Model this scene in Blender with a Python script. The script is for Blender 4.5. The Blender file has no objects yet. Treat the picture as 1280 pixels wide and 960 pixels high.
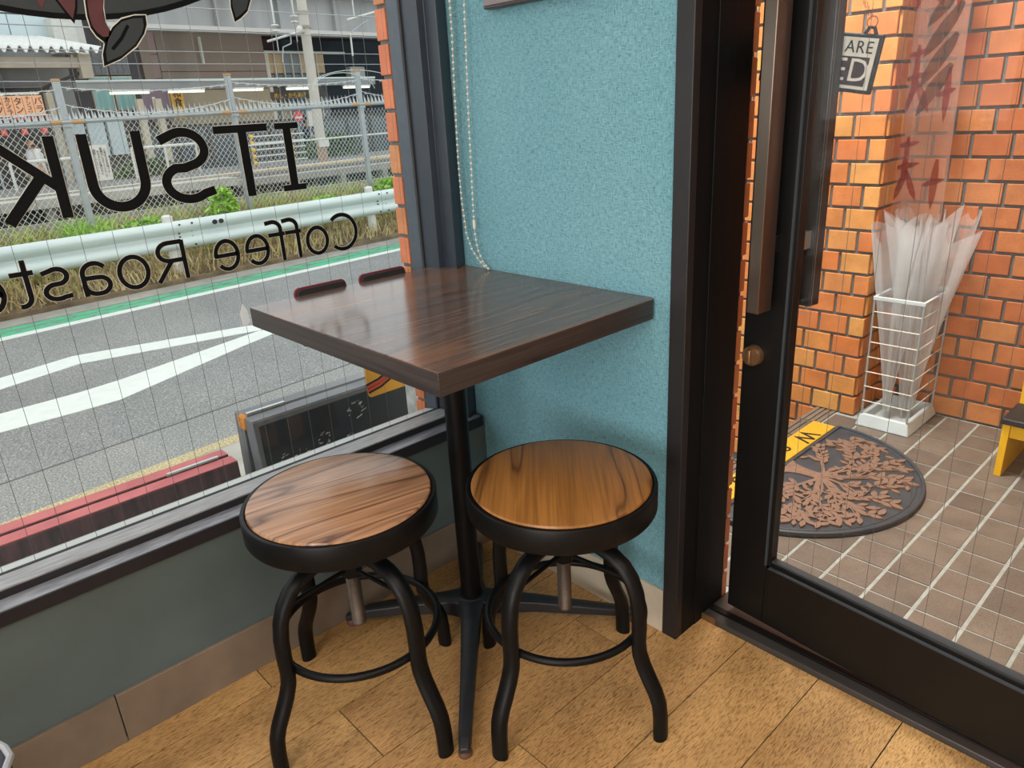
import bpy, bmesh, math, random
from mathutils import Vector, Matrix
R = math.radians
random.seed(7)
SC = bpy.context.scene
COL = SC.collection

# ------------------------------------------------------------------ camera
CAM = Vector((1.2848, -1.0669, 1.06))
def make_camera():
    yaw, pitch, roll, foc = R(47.83), R(20.756), R(-3.283), 916.0
    f = Vector((-math.sin(yaw)*math.cos(pitch), math.cos(yaw)*math.cos(pitch), -math.sin(pitch)))
    r = Vector((math.cos(yaw), math.sin(yaw), 0)); u = r.cross(f)
    r2 = r*math.cos(roll) + u*math.sin(roll); u2 = u*math.cos(roll) - r*math.sin(roll)
    cd = bpy.data.cameras.new('camera'); co = bpy.data.objects.new('camera', cd); COL.objects.link(co)
    m = Matrix((r2, u2, -f)).transposed().to_4x4(); m.translation = CAM
    co.matrix_world = m
    cd.sensor_fit = 'HORIZONTAL'; cd.sensor_width = 36.0; cd.lens = foc/1280*36.0
    cd.clip_start = 0.02; cd.clip_end = 300
    SC.camera = co
make_camera()

# ------------------------------------------------------------------ sky, lamps, exposure
SKY_STRENGTH = 1.65
wd = bpy.data.worlds.new('overcast_sky'); SC.world = wd; wd.use_nodes = True
bg = wd.node_tree.nodes['Background']; bg.inputs[0].default_value = (0.93, 0.97, 1.0, 1); bg.inputs[1].default_value = SKY_STRENGTH
def area(name, loc, size, power, col, rot=(0, 0, 0), sy=None):
    l = bpy.data.lights.new(name, 'AREA'); l.energy = power; l.color = col; l.size = size
    if sy: l.shape = 'RECTANGLE'; l.size_y = sy
    o = bpy.data.objects.new(name, l); COL.objects.link(o); o.location = loc; o.rotation_euler = rot
    return o
area('ceiling_lamp', (2.3, -0.95, 2.55), 1.2, 29, (1.0, 0.94, 0.85))
area('ceiling_lamp', (1.1, -2.5, 2.55), 1.2, 29, (1.0, 0.94, 0.85))
area('ceiling_lamp', (3.1, -2.7, 2.55), 1.2, 29, (1.0, 0.94, 0.85))
area('rear_window_daylight', (2.2, -3.9, 1.15), 2.2, 112, (1.0, 0.99, 0.97), (R(90), 0, 0), 1.5)  # unseen fill light added to lift the floor and lower wall
area('porch_lamp', (0.32, 0.62, 2.5), 0.4, 80, (1.0, 0.95, 0.86))
vs = SC.view_settings
vs.view_transform = 'Standard'; vs.look = 'None'; vs.exposure = 0.0; vs.gamma = 1.0; vs.use_curve_mapping = False
SC.cycles.max_bounces = 10; SC.cycles.transparent_max_bounces = 24; SC.cycles.use_denoising = True
SC.cycles.sample_clamp_indirect = 6.0

# ------------------------------------------------------------------ helpers
def srgb(r, g, b):
    def c(v):
        v /= 255.0
        return v/12.92 if v <= 0.04045 else ((v+0.055)/1.055)**2.4
    return (c(r), c(g), c(b), 1.0)

class MB:
    def __init__(s): s.v = []; s.f = []
    def add(s, vs_, fs):
        b = len(s.v); s.v += [tuple(x) for x in vs_]; s.f += [tuple(b+i for i in f) for f in fs]; return s
    def box(s, x0, x1, y0, y1, z0, z1):
        return s.add([(x0,y0,z0),(x1,y0,z0),(x1,y1,z0),(x0,y1,z0),(x0,y0,z1),(x1,y0,z1),(x1,y1,z1),(x0,y1,z1)],
                     [(0,3,2,1),(4,5,6,7),(0,1,5,4),(1,2,6,5),(2,3,7,6),(3,0,4,7)])
    def tube(s, path, r, n=10, closed=False, flat=None, caps=True):
        """sweep an ellipse (r, or r*flat across the second axis) along a path"""
        P = [Vector(p) for p in path]; m = len(P)
        rad = r if isinstance(r, (list, tuple)) else [r]*m
        rings = []; up = None
        for i in range(m):
            if closed: t = P[(i+1) % m]-P[i-1]
            else: t = P[min(i+1, m-1)]-P[max(i-1, 0)]
            t.normalize()
            if up is None:
                up = Vector((0,0,1)) if abs(t.z) < 0.9 else Vector((1,0,0))
                if flat and len(flat) > 1: up = Vector(flat[1])
            a = (up - t*up.dot(t)); a.normalize(); up = a; b = t.cross(a)
            fl = flat[0] if flat else 1.0
            rings.append([P[i]+a*(math.cos(2*math.pi*k/n)*rad[i])+b*(math.sin(2*math.pi*k/n)*rad[i]*fl) for k in range(n)])
        vs_ = [p for rg in rings for p in rg]; fs = []
        for i in range(m if closed else m-1):
            j = (i+1) % m
            for k in range(n):
                fs.append((i*n+k, i*n+(k+1) % n, j*n+(k+1) % n, j*n+k))
        if not closed and caps:
            fs.append(tuple(range(n-1, -1, -1))); fs.append(tuple((m-1)*n+k for k in range(n)))
        return s.add(vs_, fs)
    def lathe(s, prof, n=32, c=(0,0,0)):
        vs_ = []; fs = []; m = len(prof)
        for (r, z) in prof:
            for k in range(n):
                a = 2*math.pi*k/n; vs_.append((c[0]+r*math.cos(a), c[1]+r*math.sin(a), c[2]+z))
        for i in range(m-1):
            for k in range(n):
                fs.append((i*n+k, i*n+(k+1) % n, (i+1)*n+(k+1) % n, (i+1)*n+k))
        if prof[0][0] > 1e-6: fs.append(tuple(range(n-1, -1, -1)))
        if prof[-1][0] > 1e-6: fs.append(tuple((m-1)*n+k for k in range(n)))
        return s.add(vs_, fs)
    def prism(s, poly, d0, d1, fn):
        """extrude a 2D polygon; fn(a, b, d) -> 3D point"""
        n = len(poly)
        vs_ = [fn(a, b, d0) for a, b in poly] + [fn(a, b, d1) for a, b in poly]
        fs = [tuple(range(n-1, -1, -1)), tuple(range(n, 2*n))]
        fs += [(i, (i+1) % n, n+(i+1) % n, n+i) for i in range(n)]
        return s.add(vs_, fs)
    def ribbon(s, pts, w, d0, d1, fn, closed=False):
        """flat stroke of constant width along 2D pts"""
        m = len(pts); L = []; Rr = []
        for i in range(m):
            p = Vector(pts[i])
            a = Vector(pts[(i-1) % m]) if (closed or i > 0) else p
            b = Vector(pts[(i+1) % m]) if (closed or i < m-1) else p
            t1 = (p-a).normalized() if (p-a).length > 1e-9 else (b-p).normalized()
            t2 = (b-p).normalized() if (b-p).length > 1e-9 else t1
            t = (t1+t2)
            t = t.normalized() if t.length > 1e-6 else t1
            nrm = Vector((-t.y, t.x)); k = 1.0/max(0.35, nrm.dot(Vector((-t1.y, t1.x))))
            L.append(p+nrm*(w/2*k)); Rr.append(p-nrm*(w/2*k))
        vs_ = []
        for d in (d0, d1):
            vs_ += [fn(q.x, q.y, d) for q in L]+[fn(q.x, q.y, d) for q in Rr]
        fs = []
        for i in range(m if closed else m-1):
            j = (i+1) % m
            fs += [(i, j, m+j, m+i), (2*m+i, 3*m+i, 3*m+j, 2*m+j), (i, 2*m+i, 2*m+j, j), (m+i, m+j, 3*m+j, 3*m+i)]
        if not closed:
            fs += [(0, m, 3*m, 2*m), (m-1, 3*m-1, 4*m-1, 2*m-1)]
        return s.add(vs_, fs)
    def sphere(s, c, r, nu=10, nv=7):
        return s.lathe([(max(1e-7, r*math.sin(math.pi*i/nv)) if 0 < i < nv else 1e-7, -r*math.cos(math.pi*i/nv)) for i in range(nv+1)], nu, c)
    def mesh(s, name, angle=35):
        me = bpy.data.meshes.new(name); me.from_pydata(s.v, [], s.f); me.validate(); 
        bm = bmesh.new(); bm.from_mesh(me); bmesh.ops.recalc_face_normals(bm, faces=bm.faces); bm.to_mesh(me); bm.free()
        me.shade_smooth(); me.set_sharp_from_angle(angle=R(angle))
        return me
    def build(s, name, m, parent=None, bevel=0, angle=35, kind=None, seg=2):
        o = bpy.data.objects.new(name, s.mesh(name, angle)); COL.objects.link(o)
        if m: o.data.materials.append(m)
        if parent: o.parent = parent
        if bevel:
            b = o.modifiers.new('bevel', 'BEVEL'); b.width = bevel; b.segments = seg; b.limit_method = 'ANGLE'; b.angle_limit = R(40)
        if kind: o['kind'] = kind
        return o

def empty(name, loc=(0,0,0), rz=0.0):
    o = bpy.data.objects.new(name, None); COL.objects.link(o); o.location = loc; o.rotation_euler = (0,0,rz)
    o.empty_display_size = 0.05
    return o
def tag(o, label, cat, group=None, kind=None):
    o['label'] = label; o['category'] = cat
    if group: o['group'] = group
    if kind: o['kind'] = kind
    return o
def struct(o, label=None):
    o['kind'] = 'structure'
    if label: o['label'] = label
    return o
def inst(name, me, m, parent, loc=(0,0,0), rot=(0,0,0), sc=(1,1,1)):
    o = bpy.data.objects.new(name, me); COL.objects.link(o); o.parent = parent
    if m and not me.materials: me.materials.append(m)
    o.location = loc; o.rotation_euler = rot; o.scale = sc
    return o
def copy_tree(o, parent=None):
    c = o.copy(); COL.objects.link(c)
    if parent: c.parent = parent
    for ch in list(o.children): copy_tree(ch, c)
    return c
def text_mesh(txt, size, depth=0.0005, align='CENTER', vert=False, spacing=1.0):
    cu = bpy.data.curves.new('text', 'FONT'); cu.body = '\n'.join(txt) if vert else txt
    cu.size = size; cu.extrude = depth/2; cu.align_x = align; cu.align_y = 'CENTER'; cu.space_character = spacing
    if vert: cu.space_line = 0.95
    cu.resolution_u = 3
    o = bpy.data.objects.new('text', cu); COL.objects.link(o)
    bpy.context.view_layer.update()
    dg = bpy.context.evaluated_depsgraph_get()
    me = bpy.data.meshes.new_from_object(o.evaluated_get(dg))
    bpy.data.objects.remove(o); bpy.data.curves.remove(cu)
    me.materials.clear()
    return me

# ------------------------------------------------------------------ materials
def nt(name):
    m = bpy.data.materials.new(name); m.use_nodes = True
    t = m.node_tree; p = t.nodes['Principled BSDF']
    return m, t, p
def N(t, kind, **kw):
    n = t.nodes.new(kind)
    for k, v in kw.items():
        if k in n.inputs: n.inputs[k].default_value = v
        else: setattr(n, k, v)
    return n
def ramp(t, stops, fac, interp='LINEAR'):
    n = t.nodes.new('ShaderNodeValToRGB'); e = n.color_ramp.elements; n.color_ramp.interpolation = interp
    while len(e) < len(stops): e.new(0.5)
    for i, (p, c) in enumerate(stops): e[i].position = p; e[i].color = c
    t.links.new(fac, n.inputs[0]); return n.outputs[0]
def coords(t, scale=(1,1,1), rot=(0,0,0), rnd=False):
    tc = t.nodes.new('ShaderNodeTexCoord'); mp = t.nodes.new('ShaderNodeMapping')
    mp.inputs['Scale'].default_value = scale; mp.inputs['Rotation'].default_value = rot
    t.links.new(tc.outputs['Object'], mp.inputs['Vector'])
    if rnd:
        oi = t.nodes.new('ShaderNodeObjectInfo'); ml = N(t, 'ShaderNodeMath', operation='MULTIPLY'); ml.inputs[1].default_value = 37.0
        cb = t.nodes.new('ShaderNodeCombineXYZ'); t.links.new(oi.outputs['Random'], ml.inputs[0])
        for i in range(3): t.links.new(ml.outputs[0], cb.inputs[i])
        t.links.new(cb.outputs[0], mp.inputs['Location'])
    return mp.outputs[0]
def noise(t, vec, scale, detail=3, rough=0.55, dist=0.0):
    n = N(t, 'ShaderNodeTexNoise', Scale=scale, Detail=detail, Roughness=rough, Distortion=dist)
    t.links.new(vec, n.inputs['Vector']); return n.outputs['Fac']
def mixc(t, fac, a, b, mode='MIX'):
    n = t.nodes.new('ShaderNodeMix'); n.data_type = 'RGBA'; n.blend_type = mode
    for sock, v in ((n.inputs[0], fac), (n.inputs[6], a), (n.inputs[7], b)):
        if hasattr(v, 'is_linked') or hasattr(v, 'links'): t.links.new(v, sock)
        else: sock.default_value = v
    return n.outputs[2]
def bump(t, p, h, strength=0.3, dist=0.002):
    b = N(t, 'ShaderNodeBump', Strength=strength, Distance=dist)
    t.links.new(h, b.inputs['Height']); t.links.new(b.outputs[0], p.inputs['Normal'])
def plain(name, c, rough=0.5, metal=0.0, var=0.0, vscale=20, bmp=0.0, bscale=200, spec=0.5, stretch=(1,1,1), c2=None):
    m, t, p = nt(name)
    p.inputs['Base Color'].default_value = c; p.inputs['Roughness'].default_value = rough; p.inputs['Metallic'].default_value = metal
    p.inputs['Specular IOR Level'].default_value = spec
    if var or c2:
        v = coords(t, stretch); f = noise(t, v, vscale, 4)
        d = c2 if c2 else tuple(x*(1-var) for x in c[:3])+(1,)
        l = c if c2 else tuple(min(1, x*(1+var)) for x in c[:3])+(1,)
        t.links.new(ramp(t, [(0.3, d), (0.7, l)], f), p.inputs['Base Color'])
    if bmp:
        bump(t, p, noise(t, coords(t, stretch), bscale, 3), bmp, 0.001)
    return m
def emissive(name, c, strength):
    m, t, p = nt(name); p.inputs['Base Color'].default_value = c
    p.inputs['Emission Color'].default_value = c; p.inputs['Emission Strength'].default_value = strength
    return m
def wood(name, dark, mid, light, across=9.0, along=0.7, rings=9.0, rough=0.35, bmp=0.15, fine=0.35, axis='Y', rnd=False, streak=None, thin=0.14, patch=None):
    m, t, p = nt(name)
    sc = (across, along, across) if axis == 'Y' else (along, across, across)
    v = coords(t, sc, rnd=rnd)
    f = noise(t, v, 1.0, 2, 0.45, 0.25)
    ml = N(t, 'ShaderNodeMath', operation='MULTIPLY'); ml.inputs[1].default_value = rings; t.links.new(f, ml.inputs[0])
    fr = N(t, 'ShaderNodeMath', operation='PINGPONG'); fr.inputs[1].default_value = 0.5; t.links.new(ml.outputs[0], fr.inputs[0])
    f2 = N(t, 'ShaderNodeMath', operation='MULTIPLY'); f2.inputs[1].default_value = 2.0; t.links.new(fr.outputs[0], f2.inputs[0])
    stops = [(0.0, dark), (thin, mid), (0.55, light), (1.0, mid)]
    if streak: stops = [(0.0, dark), (thin, mid), (0.55, light), (0.86, mid), (0.93, streak), (1.0, streak)]
    c = ramp(t, stops, f2.outputs[0])
    sf = (260, 5, 260) if axis == 'Y' else (5, 260, 260)
    g = noise(t, coords(t, sf, rnd=rnd), 1.0, 3, 0.6)
    gr = ramp(t, [(0.36, (1-fine,)*3+(1,)), (0.62, (1,1,1,1))], g)
    c = mixc(t, 1.0, c, gr, 'MULTIPLY')
    if patch:
        q = noise(t, coords(t, (8.5, 1.3, 8.5), rnd=rnd), 1.0, 2, 0.5, 0.6)
        c = mixc(t, ramp(t, [(0.53, (0,0,0,1)), (0.64, (0.9,0.9,0.9,1))], q), c, mixc(t, 1.0, patch, gr, 'MULTIPLY'))
    t.links.new(c, p.inputs['Base Color'])
    p.inputs['Roughness'].default_value = rough; p.inputs['Specular IOR Level'].default_value = 0.38
    bump(t, p, g, bmp, 0.0008)
    return m
def glass_mat(name, tint=(0.97, 0.985, 0.98, 1), refl=0.018, maxr=0.6, alpha=1.0):
    m = bpy.data.materials.new(name); m.use_nodes = True; t = m.node_tree; t.nodes.clear()
    out = t.nodes.new('ShaderNodeOutputMaterial'); tr = t.nodes.new('ShaderNodeBsdfTransparent'); gl = t.nodes.new('ShaderNodeBsdfGlossy')
    tr.inputs[0].default_value = tint; gl.inputs['Roughness'].default_value = 0.02
    lw = t.nodes.new('ShaderNodeLayerWeight'); lw.inputs[0].default_value = 0.5
    pw = N(t, 'ShaderNodeMath', operation='POWER'); pw.inputs[1].default_value = 5.0; t.links.new(lw.outputs['Facing'], pw.inputs[0])
    ma = N(t, 'ShaderNodeMath', operation='MULTIPLY_ADD'); ma.inputs[1].default_value = maxr; ma.inputs[2].default_value = refl; t.links.new(pw.outputs[0], ma.inputs[0])
    mx = t.nodes.new('ShaderNodeMixShader'); t.links.new(ma.outputs[0], mx.inputs[0]); t.links.new(tr.outputs[0], mx.inputs[1]); t.links.new(gl.outputs[0], mx.inputs[2])
    t.links.new(mx.outputs[0], out.inputs[0])
    return m
def vinyl_mat(name, c, trans, rough=0.15):
    """clear plastic film or thin cloth: part see-through, part translucent white"""
    m = bpy.data.materials.new(name); m.use_nodes = True; t = m.node_tree; t.nodes.clear()
    out = t.nodes.new('ShaderNodeOutputMaterial'); tr = t.nodes.new('ShaderNodeBsdfTransparent'); p = t.nodes.new('ShaderNodeBsdfPrincipled'); tl = t.nodes.new('ShaderNodeBsdfTranslucent')
    p.inputs['Base Color'].default_value = c; p.inputs['Roughness'].default_value = rough; tl.inputs[0].default_value = c
    m1 = t.nodes.new('ShaderNodeMixShader'); m1.inputs[0].default_value = 0.45; t.links.new(p.outputs[0], m1.inputs[1]); t.links.new(tl.outputs[0], m1.inputs[2])
    lw = t.nodes.new('ShaderNodeLayerWeight'); lw.inputs[0].default_value = 0.4
    ma = N(t, 'ShaderNodeMath', operation='MULTIPLY_ADD', use_clamp=True); ma.inputs[1].default_value = 0.55; ma.inputs[2].default_value = 1-trans; t.links.new(lw.outputs['Facing'], ma.inputs[0])
    mx = t.nodes.new('ShaderNodeMixShader'); t.links.new(ma.outputs[0], mx.inputs[0]); t.links.new(tr.outputs[0], mx.inputs[1]); t.links.new(m1.outputs[0], mx.inputs[2])
    t.links.new(mx.outputs[0], out.inputs[0])
    return m

def brick_mat(name, cols, speck=0.25):
    m, t, p = nt(name)
    oi = t.nodes.new('ShaderNodeObjectInfo')
    st = [(i/(len(cols)-1) if len(cols) > 1 else 0, c) for i, c in enumerate(cols)]
    c = ramp(t, st, oi.outputs['Random'])
    v = coords(t, rnd=True)
    big = noise(t, v, 14, 3); c = mixc(t, 1.0, c, ramp(t, [(0.3, (0.8,0.78,0.76,1)), (0.7, (1.1,1.08,1.05,1))], big), 'MULTIPLY')
    sp = noise(t, v, 420, 2); c = mixc(t, 1.0, c, ramp(t, [(0.33, (1-speck,)*3+(1,)), (0.5, (1,1,1,1))], sp), 'MULTIPLY')
    t.links.new(c, p.inputs['Base Color']); p.inputs['Roughness'].default_value = 0.55
    bump(t, p, sp, 0.25, 0.001)
    return m

def wallpaper():
    m, t, p = nt('teal_wallpaper')
    v = coords(t)
    a = noise(t, coords(t, (95, 200, 400)), 1.0, 2, 0.5, 0.3)
    b = noise(t, coords(t, (400, 200, 95)), 1.0, 2, 0.5, 0.3)
    mx = N(t, 'ShaderNodeMath', operation='MAXIMUM'); t.links.new(a, mx.inputs[0]); t.links.new(b, mx.inputs[1])
    big = noise(t, v, 3.2, 3)
    c = ramp(t, [(0.3, srgb(100,151,164)), (0.7, srgb(110,158,170))], big)
    c = mixc(t, 1.0, c, ramp(t, [(0.40, (0.58,0.62,0.65,1)), (0.52, (0.92,0.92,0.92,1)), (0.68, (1.12,1.11,1.10,1))], mx.outputs[0]), 'MULTIPLY')  # weave relief: dark valleys and thread highlights put into the colour
    t.links.new(c, p.inputs['Base Color']); p.inputs['Roughness'].default_value = 0.75
    bump(t, p, mx.outputs[0], 0.9, 0.004)
    return m

M = {}
M['wallpaper'] = wallpaper()
M['dado'] = plain('dark_teal_dado_paint', srgb(80,95,97), 0.6, var=0.10, vscale=6, bmp=0.05)
M['skirting'] = plain('grey_brown_skirting_tile', srgb(114,101,88), 0.5, var=0.18, vscale=9, c2=None)
M['skirting_pale'] = plain('pale_beige_skirting', srgb(176,166,148), 0.5, var=0.10, vscale=14)
M['frame'] = plain('dark_slate_window_paint', srgb(40,48,58), 0.42, var=0.12, vscale=30, bmp=0.04)
M['sill'] = plain('worn_dark_sill_paint', srgb(140,142,148), 0.3, c2=srgb(92,94,102), vscale=22, stretch=(6,1,6), bmp=0.05)  # worn paint, with sky light on the sill top put into the colour
M['sill_dark'] = plain('dark_sill_paint', srgb(36,36,42), 0.45, var=0.15, vscale=14, spec=0.3)  # shade on the room-side sill faces put into this dark tone
M['sill_cap'] = plain('dusty_grey_frame_cap', srgb(156,156,156), 0.4, c2=srgb(112,112,116), vscale=16, stretch=(6,1,6))  # dusty grey, lightened further for sky light on the cap
M['bronze'] = plain('dark_bronze_door_metal', srgb(12,11,11), 0.42, 0.0, var=0.15, vscale=16, spec=0.3)
M['black_jamb'] = plain('black_jamb_paint', srgb(5,6,8), 0.6, var=0.2, vscale=12, spec=0.2)
M['jamb_front'] = plain('dark_brown_jamb_face', srgb(24,22,24), 0.5, var=0.12, vscale=22)
M['bead'] = plain('grey_rubber_bead', srgb(52,57,62), 0.5, spec=0.3)
M['steel_handle'] = plain('brushed_bronze_handle', srgb(104,92,82), 0.28, 0.9, var=0.12, vscale=30, stretch=(1,1,0.1))
M['brass'] = plain('dull_brass_lock', srgb(128,98,70), 0.35, 0.7, var=0.2, vscale=60)
M['glass'] = glass_mat('window_glass')
M['door_glass'] = glass_mat('door_glass', (0.95,0.96,0.955,1), 0.022, 0.6)
M['wire'] = plain('glass_wire', srgb(88,90,90), 0.5, 0.3)
M['decal'] = plain('black_vinyl_lettering', srgb(6,8,11), 0.7, spec=0.15)
M['decal_grey'] = plain('grey_green_vinyl', srgb(38,46,50), 0.6, var=0.15, vscale=20)
M['decal_red'] = plain('dark_red_vinyl', srgb(78,38,42), 0.6, var=0.15, vscale=20)
M['decal_pale'] = plain('pale_vinyl_outline', srgb(196,196,186), 0.6)
M['table'] = wood('dark_walnut_laminate', srgb(72,56,50), srgb(94,76,69), srgb(106,86,77), 6.0, 1.0, 8, 0.17, 0.06, 0.34, patch=srgb(128,91,66))
M['table_edge'] = wood('dark_laminate_edge', srgb(36,30,29), srgb(52,44,42), srgb(60,52,49), 26, 0.7, 5, 0.4, 0.12, 0.28)
M['table_edge2'] = wood('dark_laminate_edge_across', srgb(36,30,29), srgb(52,44,42), srgb(60,52,49), 26, 0.7, 5, 0.4, 0.12, 0.28, 'X')
M['seat'] = wood('ash_seat_brown', srgb(96,64,44), srgb(160,118,88), srgb(180,138,106), 7.5, 1.3, 8, 0.24, 0.2, 0.36, thin=0.16)
M['seat2'] = wood('oak_seat_honey', srgb(92,56,22), srgb(136,90,42), srgb(152,102,50), 12.0, 1.3, 5, 0.36, 0.25, 0.26, thin=0.16)
M['black_metal'] = plain('satin_black_steel', srgb(12,12,13), 0.42, 0.0, var=0.15, vscale=40, spec=0.16)
M['rod'] = plain('worn_steel_screw', srgb(88,76,66), 0.45, 0.6, var=0.2, vscale=40)
M['iron'] = plain('dark_cast_iron', srgb(40,41,44), 0.42, 0.3, var=0.15, vscale=60, bmp=0.15, bscale=400)
M['foot'] = plain('rusty_foot_glide', srgb(92,62,50), 0.6, 0.2, var=0.2, vscale=80)
M['chain'] = plain('cream_plastic_bead', srgb(196,192,180), 0.35)
M['cord'] = plain('cream_cord', srgb(176,168,148), 0.6)
M['maroon'] = plain('maroon_felt', srgb(98,30,42), 0.9, var=0.2, vscale=200, bmp=0.2, bscale=700)
M['steel'] = plain('plain_steel', srgb(190,192,190), 0.3, 0.8)
M['white_metal'] = plain('white_coated_wire', srgb(226,222,206), 0.4)
M['white_plastic'] = plain('pale_grey_plastic', srgb(196,204,206), 0.5, var=0.06, vscale=16)
M['vinyl'] = vinyl_mat('clear_umbrella_vinyl', (0.9,0.93,0.95,1), 0.74)
M['sleeve'] = plain('clear_plastic_handle', srgb(214,218,220), 0.25)
M['cushion'] = plain('charcoal_chair_fabric', srgb(58,60,72), 0.85, var=0.15, vscale=120, bmp=0.2, bscale=600)
M['piping'] = plain('pale_grey_piping', srgb(150,152,158), 0.8)
M['rubber'] = plain('slate_rubber', srgb(62,66,72), 0.55, var=0.12, vscale=30)
M['copper'] = plain('copper_brown_relief', srgb(134,104,88), 0.6, var=0.18, vscale=60)
M['coir'] = plain('yellow_coir', srgb(224,176,44), 0.9, c2=srgb(190,140,24), vscale=160, bmp=0.6, bscale=500)
M['ink'] = plain('black_print', srgb(30,28,28), 0.7)
M['yellow_wood'] = plain('yellow_painted_wood', srgb(232,176,28), 0.45, var=0.08, vscale=24, stretch=(1,1,0.3))
M['black_board'] = plain('black_painted_board', srgb(36,37,42), 0.5, var=0.1, vscale=20)
M['mortar'] = plain('grey_mortar', srgb(104,104,102), 0.9, var=0.12, vscale=60, bmp=0.3)
M['grout'] = plain('pale_tile_grout', srgb(164,166,160), 0.9, var=0.15, vscale=40, bmp=0.3)
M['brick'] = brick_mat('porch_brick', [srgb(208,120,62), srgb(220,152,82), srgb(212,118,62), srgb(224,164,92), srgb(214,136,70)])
M['brick_deep'] = brick_mat('porch_brick_deep', [srgb(186,112,68), srgb(178,100,60), srgb(196,130,82), srgb(180,97,58), srgb(192,120,74)])  # darker copy of the porch brick, shade put into the colour
M['tile'] = brick_mat('porch_floor_tile', [srgb(120,108,98), srgb(130,117,106), srgb(112,100,91), srgb(125,111,101)], 0.4)
M['sign_white'] = plain('worn_white_sign', srgb(206,202,194), 0.6, var=0.1, vscale=40)
M['sign_dark'] = plain('dark_maroon_print', srgb(52,32,40), 0.6)
M['cloth'] = vinyl_mat('sheer_banner_cloth', srgb(216,176,160), 0.72, 0.8)
M['cloth_red'] = vinyl_mat('red_banner_ink', srgb(138,46,40), 0.42, 0.8)
M['cloth_brown'] = vinyl_mat('brown_banner_ink', srgb(72,46,34), 0.5, 0.8)
M['plaster'] = plain('warm_white_plaster', srgb(206,198,186), 0.8)
M['ceiling'] = plain('white_ceiling', srgb(222,218,210), 0.85)
M['room_wood'] = plain('brown_room_wall', srgb(120,100,84), 0.7, var=0.1, vscale=3)

def floor_mat():
    m, t, p = nt('oak_effect_plank')
    oi = t.nodes.new('ShaderNodeObjectInfo')
    v = coords(t, rnd=True)
    c = ramp(t, [(0.0, srgb(172,133,86)), (0.5, srgb(186,148,98)), (1.0, srgb(178,140,90))], oi.outputs['Random'])
    big = noise(t, coords(t, (7, 3, 1), rnd=True), 1.0, 4, 0.6)
    c = mixc(t, 1.0, c, ramp(t, [(0.3, (0.66,0.62,0.58,1)), (0.62, (1.1,1.09,1.06,1))], big), 'MULTIPLY')
    g = noise(t, coords(t, (520, 75, 1), rnd=True), 1.0, 3, 0.7)
    c = mixc(t, 1.0, c, ramp(t, [(0.34, (0.40,0.34,0.28,1)), (0.50, (0.98,0.98,0.97,1)), (0.66, (1.18,1.16,1.12,1))], g), 'MULTIPLY')
    t.links.new(c, p.inputs['Base Color']); p.inputs['Roughness'].default_value = 0.42
    bump(t, p, g, 0.3, 0.001)
    return m
M['plank'] = floor_mat()

def asphalt_mat(name, base, speck):
    m, t, p = nt(name); v = coords(t)
    c = ramp(t, [(0.3, tuple(x*0.88 for x in base[:3])+(1,)), (0.7, tuple(x*1.1 for x in base[:3])+(1,))], noise(t, v, 1.3, 4))
    f = noise(t, v, 95, 2, 0.7)
    c = mixc(t, 1.0, c, ramp(t, [(0.32, (0.42,0.42,0.42,1)), (0.5, (0.95,0.95,0.95,1)), (0.60, (1.15,1.15,1.15,1)), (0.72, (1.3+speck,)*3+(1,))], f), 'MULTIPLY')
    t.links.new(c, p.inputs['Base Color']); p.inputs['Roughness'].default_value = 0.85
    bump(t, p, f, 0.3, 0.004)
    return m
M['asphalt'] = asphalt_mat('road_asphalt', srgb(128,129,127), 1.0)
M['asphalt2'] = asphalt_mat('kerb_side_asphalt', srgb(134,134,131), 0.9)
M['gravel'] = asphalt_mat('ochre_gravel', srgb(176,162,124), 0.5)
M['concrete'] = plain('grey_concrete', srgb(150,146,138), 0.85, var=0.18, vscale=5, bmp=0.1)
M['paint_white'] = plain('white_road_paint', srgb(206,210,204), 0.7, var=0.05, vscale=12)
def green_mat():
    m, t, p = nt('worn_green_road_paint'); v = coords(t)
    c = ramp(t, [(0.42, srgb(104,116,110)), (0.5, srgb(74,172,128))], noise(t, coords(t, (3, 9, 1)), 2.2, 5, 0.75))
    t.links.new(c, p.inputs['Base Color']); p.inputs['Roughness'].default_value = 0.8
    return m
M['paint_green'] = green_mat()
M['galv'] = plain('pale_galvanised_beam', srgb(196,206,202), 0.42, 0.15, var=0.06, vscale=4, stretch=(0.4,1,3))
M['post_white'] = plain('weathered_white_post', srgb(206,206,198), 0.6, var=0.08, vscale=12)
M['zinc'] = plain('zinc_fence_post', srgb(160,165,166), 0.5, 0.3, var=0.08, vscale=12)
M['rust'] = plain('rusty_end_cap', srgb(184,140,92), 0.7)
M['mesh'] = plain('white_mesh_wire', srgb(200,204,200), 0.5)
M['grass_dry'] = plain('dry_grass', srgb(212,196,140), 0.8, c2=srgb(140,116,74), vscale=5)
M['grass_green'] = plain('green_grass', srgb(196,206,108), 0.7, c2=srgb(140,168,70), vscale=4)
M['leaf'] = plain('weed_leaf', srgb(170,210,92), 0.6, c2=srgb(120,172,60), vscale=6)
M['hedge'] = plain('dark_hedge_leaf', srgb(92,122,66), 0.7, c2=srgb(52,80,40), vscale=4)
M['soil'] = plain('dry_verge_soil', srgb(128,110,82), 0.95, c2=srgb(84,70,54), vscale=6)
M['platform'] = plain('platform_paving', srgb(118,116,114), 0.85, var=0.14, vscale=2)
M['platform_edge'] = plain('worn_platform_edge', srgb(176,172,162), 0.85, var=0.16, vscale=4)
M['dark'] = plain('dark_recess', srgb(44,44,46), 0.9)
M['ballast'] = plain('track_ballast', srgb(112,104,98), 0.95, c2=srgb(82,76,74), vscale=20)
M['yellow'] = plain('yellow_paint', srgb(226,178,40), 0.6)
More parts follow.
